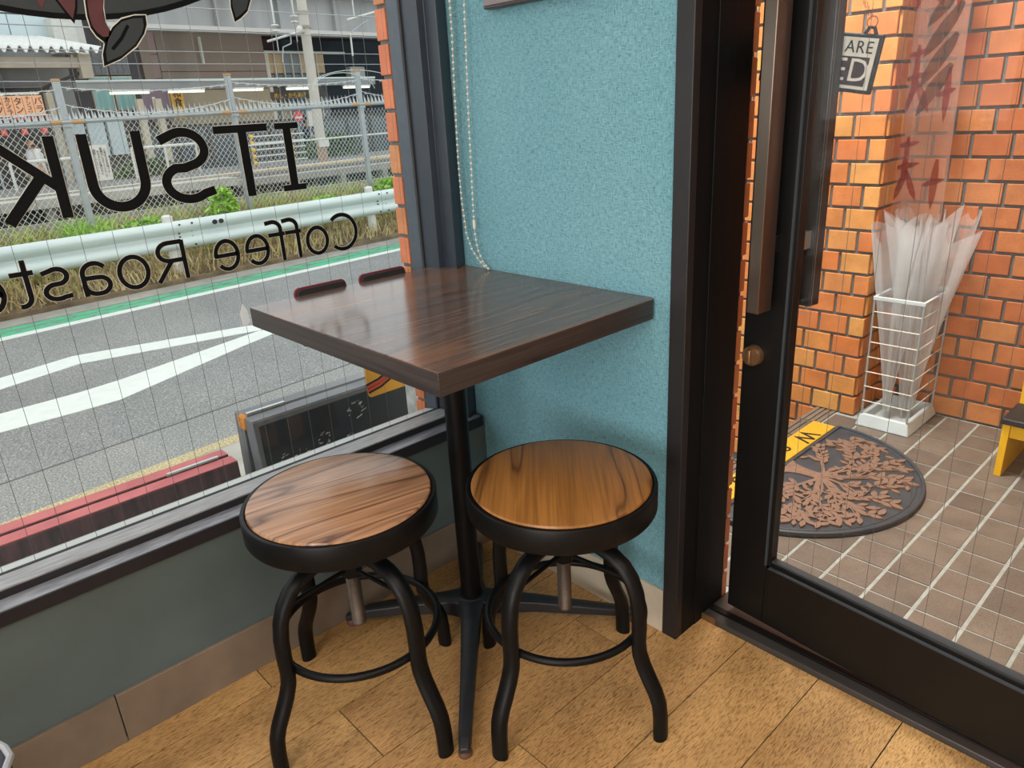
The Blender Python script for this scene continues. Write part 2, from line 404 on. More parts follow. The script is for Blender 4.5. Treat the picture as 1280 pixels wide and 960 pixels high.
M['pole'] = plain('concrete_pole', srgb(190,184,174), 0.8, var=0.06, vscale=3)
M['pole_brown'] = plain('brown_pole_foot', srgb(164,138,116), 0.8, var=0.08, vscale=3)
M['girder'] = plain('grey_viaduct_girder', srgb(166,168,168), 0.7, c2=srgb(146,147,147), vscale=2.2, stretch=(1,1,0.25))
M['girder_lip'] = plain('pale_girder_flange', srgb(196,192,186), 0.7)
M['brown_wall'] = plain('brown_cladding', srgb(138,124,112), 0.8, var=0.05, vscale=3)
M['tan_wall'] = plain('tan_cladding', srgb(158,146,122), 0.8, var=0.05, vscale=3)
M['pink_wall'] = plain('pinkish_cladding', srgb(158,134,130), 0.8, var=0.05, vscale=3)
M['pale_blue'] = plain('pale_blue_glazing', srgb(196,212,216), 0.35, var=0.05, vscale=2)
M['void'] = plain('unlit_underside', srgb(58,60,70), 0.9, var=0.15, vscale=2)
M['cream'] = plain('cream_window_bar', srgb(214,206,190), 0.6)
M['curtain_tan'] = plain('tan_blind', srgb(196,170,132), 0.8, var=0.08, vscale=6)
M['dark_glass'] = plain('dark_shop_glass', srgb(82,92,98), 0.2)
M['teal_curtain'] = plain('mint_curtain', srgb(158,204,198), 0.8, c2=srgb(128,180,176), vscale=16, stretch=(1,1,0.05))
M['roof_sheet'] = plain('corrugated_sheet', srgb(214,214,210), 0.6, var=0.06, vscale=5)
M['canopy_grey'] = plain('canopy_grey', srgb(132,134,134), 0.7, var=0.06, vscale=4)
M['canopy_tan'] = plain('canopy_beam_tan', srgb(176,164,146), 0.7, var=0.08, vscale=3)
M['tube'] = emissive('lit_fluorescent_tube', srgb(255,250,226), 1.1)
M['menu'] = plain('peach_menu_board', srgb(238,176,134), 0.7)
M['lantern'] = plain('red_lantern_paper', srgb(214,96,88), 0.7)
M['purple'] = plain('mauve_sign', srgb(112,94,106), 0.6)
M['orange'] = plain('ochre_sign', srgb(196,146,52), 0.6)
M['shop_dark'] = plain('dark_shop_front', srgb(92,86,80), 0.8, c2=srgb(58,56,56), vscale=2.5)
M['beige_post'] = plain('beige_column', srgb(182,172,152), 0.8, var=0.06, vscale=4)
M['blue_column'] = plain('pale_blue_column', srgb(176,188,198), 0.7, var=0.04, vscale=2)
M['skin'] = plain('skin', srgb(206,152,120), 0.6)
M['shirt'] = plain('white_shirt', srgb(226,224,222), 0.8)
M['navy'] = plain('navy_cloth', srgb(40,46,62), 0.8)
M['hair'] = plain('black_hair', srgb(28,26,28), 0.7)
M['red_board'] = plain('faded_red_board', srgb(196,104,104), 0.6, c2=srgb(172,84,88), vscale=10)
M['red_dark'] = plain('stained_dark_board_face', srgb(94,70,74), 0.7, c2=srgb(52,48,56), vscale=16, stretch=(1,3,0.35))
M['board_frame'] = plain('grey_black_board_frame', srgb(104,106,110), 0.55, var=0.1, vscale=14)
def chalk_mat():
    m, t, p = nt('chalk_smeared_blackboard'); v = coords(t)
    c = ramp(t, [(0.3, srgb(38,42,48)), (0.75, srgb(56,60,64))], noise(t, v, 5, 4))
    t.links.new(c, p.inputs['Base Color']); p.inputs['Roughness'].default_value = 0.55
    return m
M['chalkboard'] = chalk_mat()
M['chalk'] = plain('chalk_remains', srgb(196,196,190), 0.9)
M['chip'] = plain('chipped_wood', srgb(196,128,56), 0.9, var=0.3, vscale=120, bmp=0.4)
M['marble'] = plain('white_mottled_block', srgb(222,222,218), 0.6, c2=srgb(150,148,146), vscale=18)
M['silver'] = plain('silver_grey_moulding', srgb(120,112,112), 0.4, 0.2)
M['frame_brown'] = plain('brown_frame_moulding', srgb(66,54,54), 0.4)
M['paper'] = plain('cream_paper', srgb(226,220,204), 0.8)

# ------------------------------------------------------------------ ROOM SHELL
def build_floor():
    fl = MB().box(-0.05, 4.0, -4.0, 0.09, -0.06, -0.003).build('floor', plain('dark_floor_joint', srgb(40,30,24), 0.8)); struct(fl)
    w = 0.153; gap = 0.0022
    xs = [0.074 + w*k for k in range(-1, 20)]
    off = [-0.665, -0.604-0.92, -0.42+0.0, -0.21, -0.60, -0.30, 0.05]
    count = 0
    for i, x0 in enumerate(xs):
        joint = {-1+1: -0.665, 2: -0.603, 4: -0.42}.get(i, -0.92*((i*0.37) % 1))
        ys = sorted([joint+0.914*k for k in range(-5, 3)])
        xa, xb = max(x0, 0.0)+gap/2, min(x0+w, 4.0)-gap/2
        ymax = 0.0 if x0+w/2 < 0.56 else 0.088
        for a, b in zip(ys[:-1], ys[1:]):
            a2, b2 = max(a, -3.2)+gap/2, min(b, ymax)-gap/2
            if b2-a2 < 0.02 or xb-xa < 0.02: continue
            if xa > 2.0 or b2 < -2.2: continue
            me = MB().box(-(xb-xa)/2, (xb-xa)/2, -(b2-a2)/2, (b2-a2)/2, -0.004, 0.0).mesh('plank')
            o = inst('plank', me, M['plank'], fl, ((xa+xb)/2, (a2+b2)/2, 0))
    # plain remainder of the floor out of sight
    MB().box(2.05, 4.0, -4.0, 0.088, -0.004, -0.0005).build('far_planks', M['plank'], fl, kind='stuff')
build_floor()

XG = -0.108                        # window glass plane
YJ = -0.06                         # window jamb face
wl = MB().box(-0.19, -0.012, -4.0, 0.0, -0.06, 0.326).box(-0.19, 0.0, -4.0, 0.16, 2.25, 2.6).box(-0.19, 0.0, -4.0, -2.6, 0.326, 2.25).build('wall_left', M['plaster']); struct(wl)
MB().box(-0.012, -0.002, -4.0, 0.0, 0.0, 0.326).build('dado', M['dado'], wl)
wb = MB().box(-0.19, 0.575, 0.004, 0.158, -0.06, 2.6).box(0.575, 4.0, 0.004, 0.158, 2.15, 2.6).box(1.52, 4.0, 0.004, 0.158, -0.06, 2.15).build('wall_back', M['plaster']); struct(wb)
MB().box(-0.0305, 0.544, 0.0, 0.004, 0.0, 2.6).build('wallpaper_sheet', M['wallpaper'], wb)
struct(MB().box(4.0, 4.1, -4.0, 0.16, -0.06, 2.6).build('wall_right', M['room_wood']))
struct(MB().box(-0.19, 4.1, -4.1, -4.0, -0.06, 2.6).build('wall_front', M['plaster']))
struct(MB().box(-0.19, 4.1, -4.1, 0.16, 2.6, 2.7).build('ceiling', M['ceiling']))
# baseboards, in lengths
bl = MB().box(-0.002, 0.003, -3.9, -0.0, 0.0, 0.008).build('baseboard_left', M['skirting']); struct(bl)
ys = [-0.01, -0.915, -1.82, -2.72, -3.62]
for a, b in zip(ys[1:], ys[:-1]):
    MB().box(-0.002, 0.006, a+0.001, b-0.001, 0.0, 0.104).build('skirting_tile', M['skirting'], bl, bevel=0.001)
bb = MB().box(0.0, 0.544, -0.002, 0.0, 0.0, 0.006).build('baseboard_back', M['skirting_pale']); struct(bb)
for a, b in ((0.008, 0.19), (0.19, 0.543)):
    MB().box(a+0.0006, b-0.0006, -0.007, 0.0, 0.0, 0.103).build('skirting_board', M['skirting_pale'], bb, bevel=0.0012)

# ------------------------------------------------------------------ WINDOW
w1 = empty('window_1', (0,0,0)); struct(w1, 'large street window with dark slate frame and mirrored black lettering')
YE = -2.58
def strip(name, prof, mt, bv=0.001): MB().prism(prof, YE, -0.012, lambda a, b, d: (a, d, b)).build(name, mt, w1, bevel=bv)
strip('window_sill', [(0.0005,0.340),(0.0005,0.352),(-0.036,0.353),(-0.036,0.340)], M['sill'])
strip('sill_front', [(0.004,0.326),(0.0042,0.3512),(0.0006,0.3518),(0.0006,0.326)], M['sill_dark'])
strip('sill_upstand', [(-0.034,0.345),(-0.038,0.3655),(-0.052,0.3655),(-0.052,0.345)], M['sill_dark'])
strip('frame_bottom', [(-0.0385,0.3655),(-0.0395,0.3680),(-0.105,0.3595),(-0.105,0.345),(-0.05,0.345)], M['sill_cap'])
MB().prism([(-0.111,0.33),(-0.111,0.357),(-0.128,0.353),(-0.160,0.346),(-0.160,0.33)], YE, YJ-0.002, lambda a, b, d: (a, d, b)).build('outer_sill', plain('grey_outer_sill', srgb(178,180,178), 0.5, var=0.06, vscale=10), w1)
MB().box(-0.1115, -0.104, YE, YJ, 0.352, 0.3605).build('gasket', plain('brown_black_gasket', srgb(30,24,22), 0.7), w1)
jm = MB()
jm.prism([(-0.105,-0.001),(-0.105,YJ),(-0.051,YJ),(-0.049,-0.043),(-0.012,-0.042),(-0.011,-0.038),(-0.030,-0.001)], 0.33, 2.25, lambda a, b, d: (a, b, d))
jm.build('window_jamb', M['frame'], w1, bevel=0.0012)
MB().prism([(-0.162,0.0),(-0.162,YJ+0.002),(-0.111,YJ+0.001),(-0.111,0.0)], 0.33, 2.25, lambda a, b, d: (a, b, d)).build('outer_jamb', plain('blue_grey_outer_jamb', srgb(70,78,88), 0.45, var=0.1, vscale=60), w1, bevel=0.001)
MB().box(-0.1115, -0.104, YJ-0.004, YJ+0.002, 0.352, 2.25).build('gasket', plain('thin_dark_gasket', srgb(34,32,34), 0.6), w1)
MB().box(-0.16, 0.0, YE, -0.0, 2.2, 2.25).build('window_head', M['frame'], w1)
MB().box(-0.16, 0.0, YE, YE+0.06, 0.33, 2.25).build('window_jamb', M['frame'], w1)
MB().box(XG-0.0025, XG+0.0025, YE+0.05, YJ+0.004, 0.348, 2.22).build('pane', M['glass'], w1)
wr = MB(); y = -0.107
while y > YE+0.06:
    wr.tube([(XG, y, 0.355), (XG, y, 2.2)], 0.00042, 4); y -= 0.0498
wr.build('glass_wires', M['wire'], w1, kind='stuff')

def arc(cx, cz, rx, rz, a0, a1, n=18):
    return [(cx+rx*math.cos(R(a0+(a1-a0)*i/n)), cz+rz*math.sin(R(a0+(a1-a0)*i/n))) for i in range(n+1)]
XF = XG+0.0032
def dec(layer): return XF+0.0003*layer
def glyph(strokes, w, name='letter'):
    mb = MB(); mo = MB()
    for i_, st in enumerate(strokes):
        e_ = 0.00006*i_
        ww = w; closed = False; pts = st
        if isinstance(st, dict): ww = st.get('w', w); closed = st.get('closed', False); pts = st['p']
        mb.ribbon(pts, ww, dec(1), dec(2)+e_, lambda a, b, d: (d, -a, b), closed)
        mo.ribbon(pts, ww+0.0016, dec(0), dec(1)-0.0001, lambda a, b, d: (d, -a, b), closed)
    o = mb.build(name, M['decal'], w1)
    mo.build('letter_edge', M['decal_pale'], o)
def line_one():
    w = 0.0165
    def I(c): glyph([[(c, 0.934), (c, 1.046)], {'p': [(c-0.0245, 1.0475), (c+0.0245, 1.0475)], 'w': 0.0115}, {'p': [(c-0.0245, 0.9325), (c+0.0245, 0.9325)], 'w': 0.0115}], w)
    I(0.3575)
    glyph([{'p': [(0.397, 1.0475), (0.501, 1.0475)], 'w': 0.0135}, [(0.4475, 0.926), (0.4475, 1.046)]], w)
    S = [(0.599, 1.036)] + arc(0.560, 1.0165, 0.037, 0.0315, 55, 180, 12)[1:] + arc(0.560, 1.0165, 0.037, 0.026, 190, 255, 5)
    S += [(0.563, 0.988)] + arc(0.562, 0.966, 0.0375, 0.0255, 62, 0, 6) + arc(0.560, 0.966, 0.0395, 0.032, -10, -128, 12) + [(0.516, 0.945)]
    glyph([S], 0.0155)
    glyph([[(0.634, 1.0545), (0.634, 0.975)] + arc(0.6755, 0.975, 0.0415, 0.0405, 180, 360, 20) + [(0.717, 1.0545)]], w)
    glyph([[(0.765, 0.928), (0.765, 1.0545)], {'p': [(0.768, 0.977), (0.850, 1.055)], 'w': 0.015}, {'p': [(0.789, 0.993), (0.848, 0.928)], 'w': 0.017}], w)
    I(0.905)
line_one()
def line_two():
    w = 0.0078; zb = 0.7985; xh = 0.0535; cz = zb+xh/2
    glyph([arc(0.2665, 0.831, 0.0335, 0.0355, 48, 312, 26)], w)
    glyph([{'p': arc(0.326, 0.8225, 0.0225, 0.0262, 0, 345, 23), 'closed': True}], w)
    for s in (0.368, 0.4035):
        glyph([[(s, 0.795), (s, 0.858)] + arc(s+0.0165, 0.858, 0.0165, 0.0145, 180, 90, 7)[1:] + [(s+0.031, 0.871)], [(s-0.008, 0.8475), (s+0.0265, 0.8475)]], w)
    for c in (0.4565, 0.518, 0.905):
        glyph([[(c-0.021, 0.8245), (c+0.021, 0.8245)] + arc(c, 0.8245, 0.0215, 0.0265, 4, 318, 24)], w)
    glyph([[(0.597, 0.796), (0.597, 0.866)], [(0.597, 0.8635), (0.622, 0.8635)] + arc(0.622, 0.8475, 0.019, 0.016, 90, -90, 10)[1:] + [(0.597, 0.8315)], [(0.620, 0.831), (0.648, 0.796)]], w)
    glyph([{'p': arc(0.6865, 0.823, 0.0235, 0.0268, 0, 345, 23), 'closed': True}], w)
    glyph([[(0.767, 0.796), (0.767, 0.833)] + arc(0.7485, 0.833, 0.0185, 0.0165, 0, 150, 10)[1:], [(0.767, 0.826), (0.748, 0.8255)] + arc(0.7445, 0.8115, 0.0165, 0.014, 90, 270, 9)[1:] + arc(0.748, 0.815, 0.0195, 0.0175, -90, 0, 6)[1:]], w)
    S = [(0.826, 0.845)] + arc(0.8055, 0.8375, 0.0155, 0.0125, 60, 250, 12) + arc(0.808, 0.8135, 0.0175, 0.0125, 70, -120, 12) + [(0.788, 0.8035)]
    glyph([S], w)
    glyph([[(0.8475, 0.872), (0.8475, 0.812)] + arc(0.8605, 0.812, 0.013, 0.0135, 180, 290, 7)[1:], [(0.836, 0.8505), (0.8695, 0.8505)]], w)
    glyph([[(0.946, 0.796), (0.946, 0.85)], [(0.946, 0.83)] + arc(0.964, 0.833, 0.018, 0.0165, 180, 80, 6)], w)
line_two()
def emblem():
    f = lambda a, b, d: (d, a, b)
    ell = [(-0.68+0.40*math.cos(R(a)), 1.492+0.27*math.sin(R(a))) for a in range(0, 360, 5)]
    inner = [(-0.68+0.388*math.cos(R(a)), 1.493+0.2625*math.sin(R(a))) for a in range(0, 360, 5)]
    MB().prism(ell, dec(1), dec(2), f).build('emblem_rim', M['decal'], w1)
    MB().prism(inner, dec(2), dec(3), f).build('emblem_field', M['decal_grey'], w1)
    def shape(name, poly, mt, lay, pale=True):
        n = len(poly); cy = sum(p[0] for p in poly)/n; cz = sum(p[1] for p in poly)/n
        o = MB().prism(poly, dec(lay), dec(lay+1), f).build(name, mt, w1)
        if pale:
            big = [(p[0]+(p[0]-cy)/max(1e-6, math.hypot(p[0]-cy, p[1]-cz))*0.0022, p[1]+(p[1]-cz)/max(1e-6, math.hypot(p[0]-cy, p[1]-cz))*0.0022) for p in poly]
            MB().prism(big, dec(lay)-0.0002, dec(lay)-0.00005, f).build('emblem_edge', M['decal_pale'], o)
        return o
    def grow(poly, k):
        n = len(poly); cy = sum(p[0] for p in poly)/n; cz = sum(p[1] for p in poly)/n
        return [(cy+(p[0]-cy)*k, cz+(p[1]-cz)*k) for p in poly]
    leaf = [(-0.658,1.155),(-0.656,1.173),(-0.647,1.194),(-0.632,1.213),(-0.616,1.225),(-0.595,1.231),(-0.577,1.232),(-0.578,1.218),(-0.585,1.204),(-0.602,1.185),(-0.63,1.166)]
    shape('emblem_leaf', leaf, M['decal'], 4); shape('emblem_leaf', grow(leaf, 0.86), M['decal_grey'], 5, False)
    MB().ribbon([(-0.640,1.180),(-0.622,1.197),(-0.608,1.216)], 0.005, dec(6), dec(7), f).build('leaf_vein', M['decal'], w1)
    leaf2 = [(-0.425,1.226),(-0.412,1.233),(-0.398,1.244),(-0.389,1.262),(-0.386,1.285),(-0.394,1.305),(-0.412,1.295),(-0.424,1.275),(-0.428,1.25)]
    shape('emblem_leaf', leaf2, M['decal'], 4); shape('emblem_leaf', grow(leaf2, 0.82), M['decal_grey'], 5, False)
    p1 = [(-0.687,1.216),(-0.697,1.232),(-0.706,1.249),(-0.715,1.272),(-0.69,1.29),(-0.675,1.272),(-0.675,1.25),(-0.678,1.237)]
    shape('emblem_petal', p1, M['decal'], 4, False); shape('emblem_petal', grow(p1, 0.8), M['decal_red'], 5, False)
    p2 = [(-0.640,1.192),(-0.650,1.191),(-0.659,1.199),(-0.665,1.211),(-0.666,1.228),(-0.664,1.25),(-0.655,1.28),(-0.64,1.30),(-0.628,1.285),(-0.634,1.26),(-0.640,1.24),(-0.641,1.22),(-0.636,1.205)]
    shape('emblem_petal', p2, M['decal'], 4); shape('emblem_petal', grow(p2, 0.84), M['decal_red'], 5, False)
    p3 = [(-0.727,1.236),(-0.733,1.25),(-0.74,1.272),(-0.728,1.285),(-0.719,1.268),(-0.72,1.248)]
    shape('emblem_petal', p3, M['decal_red'], 4, False)
emblem()
# a torn clear sticker remnant on the glass by the table corner
MB().prism([(-0.513,0.684),(-0.505,0.682),(-0.497,0.690),(-0.499,0.712),(-0.507,0.727),(-0.515,0.708)], dec(0), dec(1), lambda a, b, d: (d, a, b)).build('sticker_scrap', vinyl_mat('torn_clear_sticker', (0.8,0.8,0.8,1), 0.55), w1)

# ------------------------------------------------------------------ DOOR, JAMB, THRESHOLD
jt = empty('trim_1', (0.56, 0, 0)); struct(jt, 'black door post at the end of the teal wall')
def part(mb, name, mt, parent, **k):
    px = Vector(parent.location); mb.v = [(v[0]-px.x, v[1]-px.y, v[2]-px.z) for v in mb.v]
    return mb.build(name, mt, parent, **k)
part(MB().box(0.544, 0.578, -0.008, 0.012, 0.0, 2.15), 'jamb_face', M['jamb_front'], jt, bevel=0.0015)
part(MB().box(0.548, 0.577, 0.012, 0.060, 0.0, 2.15), 'jamb_reveal', M['black_jamb'], jt)
part(MB().box(0.548, 0.579, 0.060, 0.112, 0.0, 2.15), 'jamb_reveal', M['black_jamb'], jt, bevel=0.001)
part(MB().box(0.548, 0.577, 0.112, 0.168, 0.0, 2.15), 'jamb_reveal', M['black_jamb'], jt)
th = empty('trim_2', (0.9, 0.14, 0)); struct(th, 'dark bronze door threshold plate')
part(MB().box(0.577, 1.6, 0.088, 0.205, -0.02, 0.012), 'threshold_plate', plain('grey_threshold_metal', srgb(66,63,62), 0.38, 0.3, var=0.12, vscale=12), th, bevel=0.002)
part(MB().box(0.577, 1.6, 0.112, 0.128, 0.012, 0.017), 'threshold_ridge', M['bronze'], th, bevel=0.001)
part(MB().box(0.579, 0.612, 0.0865, 0.0885, -0.004, 0.016), 'end_plate', M['brass'], th)

DA = R(4.6)
d1 = empty('door_1', (0.612, 0.134, 0), -DA); struct(d1, 'black framed glass entrance door standing slightly ajar')
MB().box(0.0, 0.083, -0.001, 0.028, 0.031, 2.06).build('door_stile', M['bronze'], d1, bevel=0.0015)
MB().box(0.083, 0.092, 0.002, 0.024, 0.17, 2.0).build('glass_bead', M['bronze'], d1, bevel=0.001)
MB().box(0.0805, 0.0845, -0.0018, 0.008, 0.17, 2.0).build('bead_strip', M['bead'], d1)
MB().box(0.083, 0.86, -0.001, 0.028, 0.031, 0.166).build('bottom_rail', M['bronze'], d1, bevel=0.0015)
MB().box(0.092, 0.86, 0.004, 0.024, 0.166, 0.177).build('glass_bead', M['bronze'], d1, bevel=0.001)
MB().box(0.0905, 0.86, -0.0018, 0.008, 0.1645, 0.168).build('bead_strip', M['bead'], d1)
MB().box(0.092, 0.86, 0.006, 0.022, 0.177, 0.181).build('bead_strip', M['bead'], d1)
MB().box(0.86, 0.94, -0.001, 0.028, 0.031, 2.06).build('door_stile', M['bronze'], d1, bevel=0.0015)
MB().box(0.083, 0.86, -0.001, 0.028, 1.98, 2.06).build('top_rail', M['bronze'], d1)
MB().box(0.087, 0.87, 0.0105, 0.0155, 0.172, 1.99).build('pane', M['door_glass'], d1)
wr = MB(); x = 0.1205
while x < 0.86:
    wr.tube([(x, 0.013, 0.178), (x, 0.013, 1.98)], 0.00042, 4); x += 0.0515
wr.build('glass_wires', M['wire'], d1, kind='stuff')
h = MB().box(0.042, 0.066, -0.062, -0.022, 0.70, 1.75).build('pull_bar', M['steel_handle'], d1, bevel=0.002)
MB().box(0.047, 0.061, -0.024, 0.0, 0.80, 0.83).box(0.047, 0.061, -0.024, 0.0, 1.6, 1.63).build('pull_bracket', M['bronze'], h)
h = MB().box(0.064, 0.094, 0.055, 0.085, 0.695, 1.75).build('pull_bar', plain('dark_outer_handle', srgb(52,46,44), 0.35, 0.3), d1, bevel=0.002)
MB().box(0.067, 0.085, 0.026, 0.056, 0.80, 0.83).box(0.067, 0.082, 0.026, 0.056, 1.6, 1.63).build('pull_bracket', M['steel'], h)
lk = MB().lathe([(0.0001, 0.016), (0.0175, 0.016), (0.0195, 0.012), (0.0195, 0.0), (0.0001, 0.0)], 28)
lk.v = [(0.026+a, -c, 0.604+b) for a, b, c in lk.v]
lo = lk.build('thumb_lock', M['brass'], d1)
MB().box(0.0215, 0.0305, -0.024, -0.014, 0.590, 0.618).build('thumb_turn', M['brass'], lo, bevel=0.002)

# ------------------------------------------------------------------ PORCH: pillar, rear wall, brick ends, floor tiles
def bricks(parent, me, mt, cells):
    for loc, rot in cells: inst('brick', me, mt, parent, loc, rot)
PITCH = 0.07
def brick_mesh(l, hgt, d, name='brick'):
    mb = MB(); c = 0.0015
    # chamfered front face (front is -y)
    x, z = l/2, hgt/2
    mb.add([(-x,-d+c,-z),(x,-d+c,-z),(x,-d+c,z),(-x,-d+c,z),(-x+c,-d,-z+c),(x-c,-d,-z+c),(x-c,-d,z-c),(-x+c,-d,z-c),(-x,0,-z),(x,0,-z),(x,0,z),(-x,0,z)],
           [(4,5,6,7),(0,1,5,4),(1,2,6,5),(2,3,7,6),(3,0,4,7),(8,9,1,0),(9,10,2,1),(10,11,3,2),(11,8,0,3)])
    return mb.mesh(name)
def brick_face(parent, mt, origin, ex, n_out, length, z0, z1, pitch_l, gap=0.0095, thick=0.008, first=0.0, phase=0.5, end_at=None, vary=True):
    """running bond on a vertical face: ex along the wall, n_out outward"""
    ang = math.atan2(ex[1], ex[0]); cache = {}
    k0 = int(math.floor(z0/PITCH)); k1 = int(math.ceil(z1/PITCH))
    for k in range(k0, k1):
        zc = (k+0.5)*PITCH
        s = first - (phase*pitch_l if k % 2 else 0) - pitch_l
        while s < length:
            a, b = max(s+gap/2, 0.0), min(s+pitch_l-gap/2, length)
            s += pitch_l
            if b-a < 0.012: continue
            L = round(b-a, 3)
            if L not in cache: cache[L] = brick_mesh(L, PITCH-gap, thick)
            m = (a+b)/2
            inst('brick', cache[L], mt, parent, (origin[0]+ex[0]*m, origin[1]+ex[1]*m, zc), (random.uniform(-.004,.004), 0, ang))
# pillar on the street side of the porch: face towards the room at y = 1.335
PX, PY = 0.366, 1.335
pl = MB().box(-0.35, PX-0.008, PY+0.008, 1.9, -0.56, 2.6).build('wall_porch_left', M['mortar']); struct(pl, 'sunlit brick pillar on the street side of the porch')
brick_face(pl, M['brick'], (-0.13, PY+0.008), (1,0), (0,-1), PX+0.13, -0.28, 1.75, 0.0985, first=0.05)
brick_face(pl, M['brick'], (PX-0.008, PY+0.008), (0,1), (1,0), 0.19, 0.0, 1.75, 0.0985, first=0.05)
rwY = 1.53
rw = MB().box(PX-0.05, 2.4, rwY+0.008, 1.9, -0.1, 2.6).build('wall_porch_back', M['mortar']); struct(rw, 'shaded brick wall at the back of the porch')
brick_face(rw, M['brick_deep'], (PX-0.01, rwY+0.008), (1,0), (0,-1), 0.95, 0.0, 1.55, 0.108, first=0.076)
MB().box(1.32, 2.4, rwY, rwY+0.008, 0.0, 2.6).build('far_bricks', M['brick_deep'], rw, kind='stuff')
struct(MB().box(-0.4, 2.4, 0.16, 2.0, 2.6, 2.7).build('ceiling_porch', M['plaster']))
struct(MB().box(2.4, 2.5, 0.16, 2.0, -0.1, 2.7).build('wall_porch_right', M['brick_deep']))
# brick ends outside: beside the door post and beside the window frame
dbx = MB().box(-0.19, 0.570, 0.158, 0.186, -0.56, 2.6).build('wall_outer_back', M['mortar']); struct(dbx, 'brick facing of the corner beside the door')
bm_ = brick_mesh(0.026, 0.0615, 0.004)
for k in range(0, 27):
    inst('brick', bm_, M['brick_deep'], dbx, (0.5705, 0.1785, (k+0.5)*PITCH), (0,0,R(90)))  # shade on this brick strip comes from the darker brick copy
ow = MB().box(-0.203, -0.166, YJ+0.008, 0.186, -0.56, 2.6).build('wall_outer_left', M['mortar']); struct(ow, 'brick reveal just outside the window')
bm_ = brick_mesh(0.037, 0.0615, 0.008)
for k in range(4, 27):
    inst('brick', bm_, brick_mat('reveal_brick', [srgb(206,114,76), srgb(200,134,86), srgb(212,122,82)]) if k == 4 else None, ow, (-0.1845, YJ+0.008, (k+0.5)*PITCH+0.014), (0,0,0))
MB().box(-0.2, -0.162, YE-1.0, YJ, -0.56, 0.328).build('outer_apron', M['concrete'], ow)

pf = MB().box(0.236, 2.4, 0.2, rwY, -0.56, -0.0016).build('floor_porch', M['grout']); struct(pf, 'tiled porch floor outside the glass door')
tl = MB().box(-0.0440, 0.0440, -0.0472, 0.0472, -0.006, 0.0).mesh('tile')
tw, tdp = 0.0965, 0.1
cnt = 0
for i in range(13):
    for j in range(13):
        xx = 0.3105+tw*(i+0.5); yy = 0.222+tdp*(j+0.5)
        if yy+0.045 > rwY: continue
        if yy > PY-0.05 and xx-0.045 < PX: continue
        if cnt >= 299: continue
        inst('tile', tl, M['tile'], pf, (xx, yy, 0.0+random.uniform(-.0006,.0006)), (0,0,random.uniform(-.004,.004))); cnt += 1
MB().box(1.57, 2.4, 0.205, rwY, -0.006, 0.0).build('far_tiles', M['tile'], pf, kind='stuff')
nm = MB().box(-0.035, 0.035, -0.0685, 0.0685, -0.006, -0.0012)
for k in range(4): nm.box(-0.034+k*0.0185, -0.0215+k*0.0185, -0.067, 0.067, -0.0012, 0.003)
nm = nm.mesh('nosing_tile')
for j in range(8): inst('nosing_tile', nm, M['tile'], pf, (0.2725, 0.29+0.1405*j, 0))

# ------------------------------------------------------------------ TABLE
def table():
    t = empty('cafe_table', (0.2125, -0.25, 0)); tag(t, 'square dark walnut table with black column pushed into the window corner', 'table')
    top = MB(); x0, x1, y0, y1 = -0.2975, 0.2975, -0.252, 0.248
    poly = [(x0+0.0, y0), (x1, y0)] + [(x1-0.012+0.012*math.cos(R(a)), y1-0.012+0.012*math.sin(R(a))) for a in (0,30,60,90)] + [(x0+0.035+0.035*math.cos(R(a)), y1-0.035+0.035*math.sin(R(a))) for a in (90,110,130,150,170,180)]
    top.prism(poly, 0.7195, 0.7215, lambda a, b, d: (a, b, d)); top.build('table_top', M['table'], t, bevel=0.0008)
    top = MB(); top.prism(poly, 0.684, 0.7195, lambda a, b, d: (a, b, d))
    o = top.build('table_edge', M['table_edge'], t, bevel=0.0008)
    o.data.materials.append(M['table_edge2'])
    for p in o.data.polygons:
        if abs(p.normal.y) > 0.7: p.material_index = 1
    MB().box(-0.17, 0.17, -0.02, 0.02, 0.676, 0.684).box(-0.02, 0.02, -0.17, 0.17, 0.676, 0.684).build('top_bracket', M['black_metal'], t)
    MB().lathe([(0.0225, 0.06), (0.0225, 0.676)], 28).build('column', M['black_metal'], t)
    hub = MB().lathe([(0.0001, 0.03), (0.034, 0.03), (0.040, 0.045), (0.038, 0.06), (0.028, 0.068), (0.0001, 0.068)], 28); hub.build('base_hub', M['iron'], t)
    for k in range(4):
        a = [math.atan2(-0.258, 0.278), math.atan2(0.24, 0.262), math.atan2(-0.258, -0.245), math.atan2(0.225, -0.24)][k]
        L = [0.379, 0.355, 0.283, 0.265][k]
        ca, sa = math.cos(a), math.sin(a); lg = MB()
        prof = [(0.02, 0.024, 0.067, 0.030), (0.06, 0.030, 0.064, 0.0215), (0.14, 0.030, 0.057, 0.0175), (0.23, 0.022, 0.045, 0.0145), (L-0.02, 0.014, 0.031, 0.0115), (L, 0.013, 0.024, 0.009)]
        vs_ = []
        for s, zb, zt, hw in prof:
            for (q, z) in ((-hw, zb), (hw, zb), (hw, zt-0.004), (hw*0.6, zt), (-hw*0.6, zt), (-hw, zt-0.004)):
                vs_.append((ca*s-sa*q, sa*s+ca*q, z))
        fs = [(0,5,4,3,2,1), tuple(range(30, 36))]
        for i in range(5):
            for j in range(6): fs.append((i*6+j, i*6+(j+1) % 6, (i+1)*6+(j+1) % 6, (i+1)*6+j))
        l = lg.add(vs_, fs).build('base_leg', M['iron'], t, bevel=0.0015)
        MB().lathe([(0.0001,0.0),(0.012,0.0),(0.013,0.008),(0.009,0.016),(0.0001,0.017)], 16, (ca*(L-0.012), sa*(L-0.012), 0)).build('foot_glide', M['foot'], l)
table()

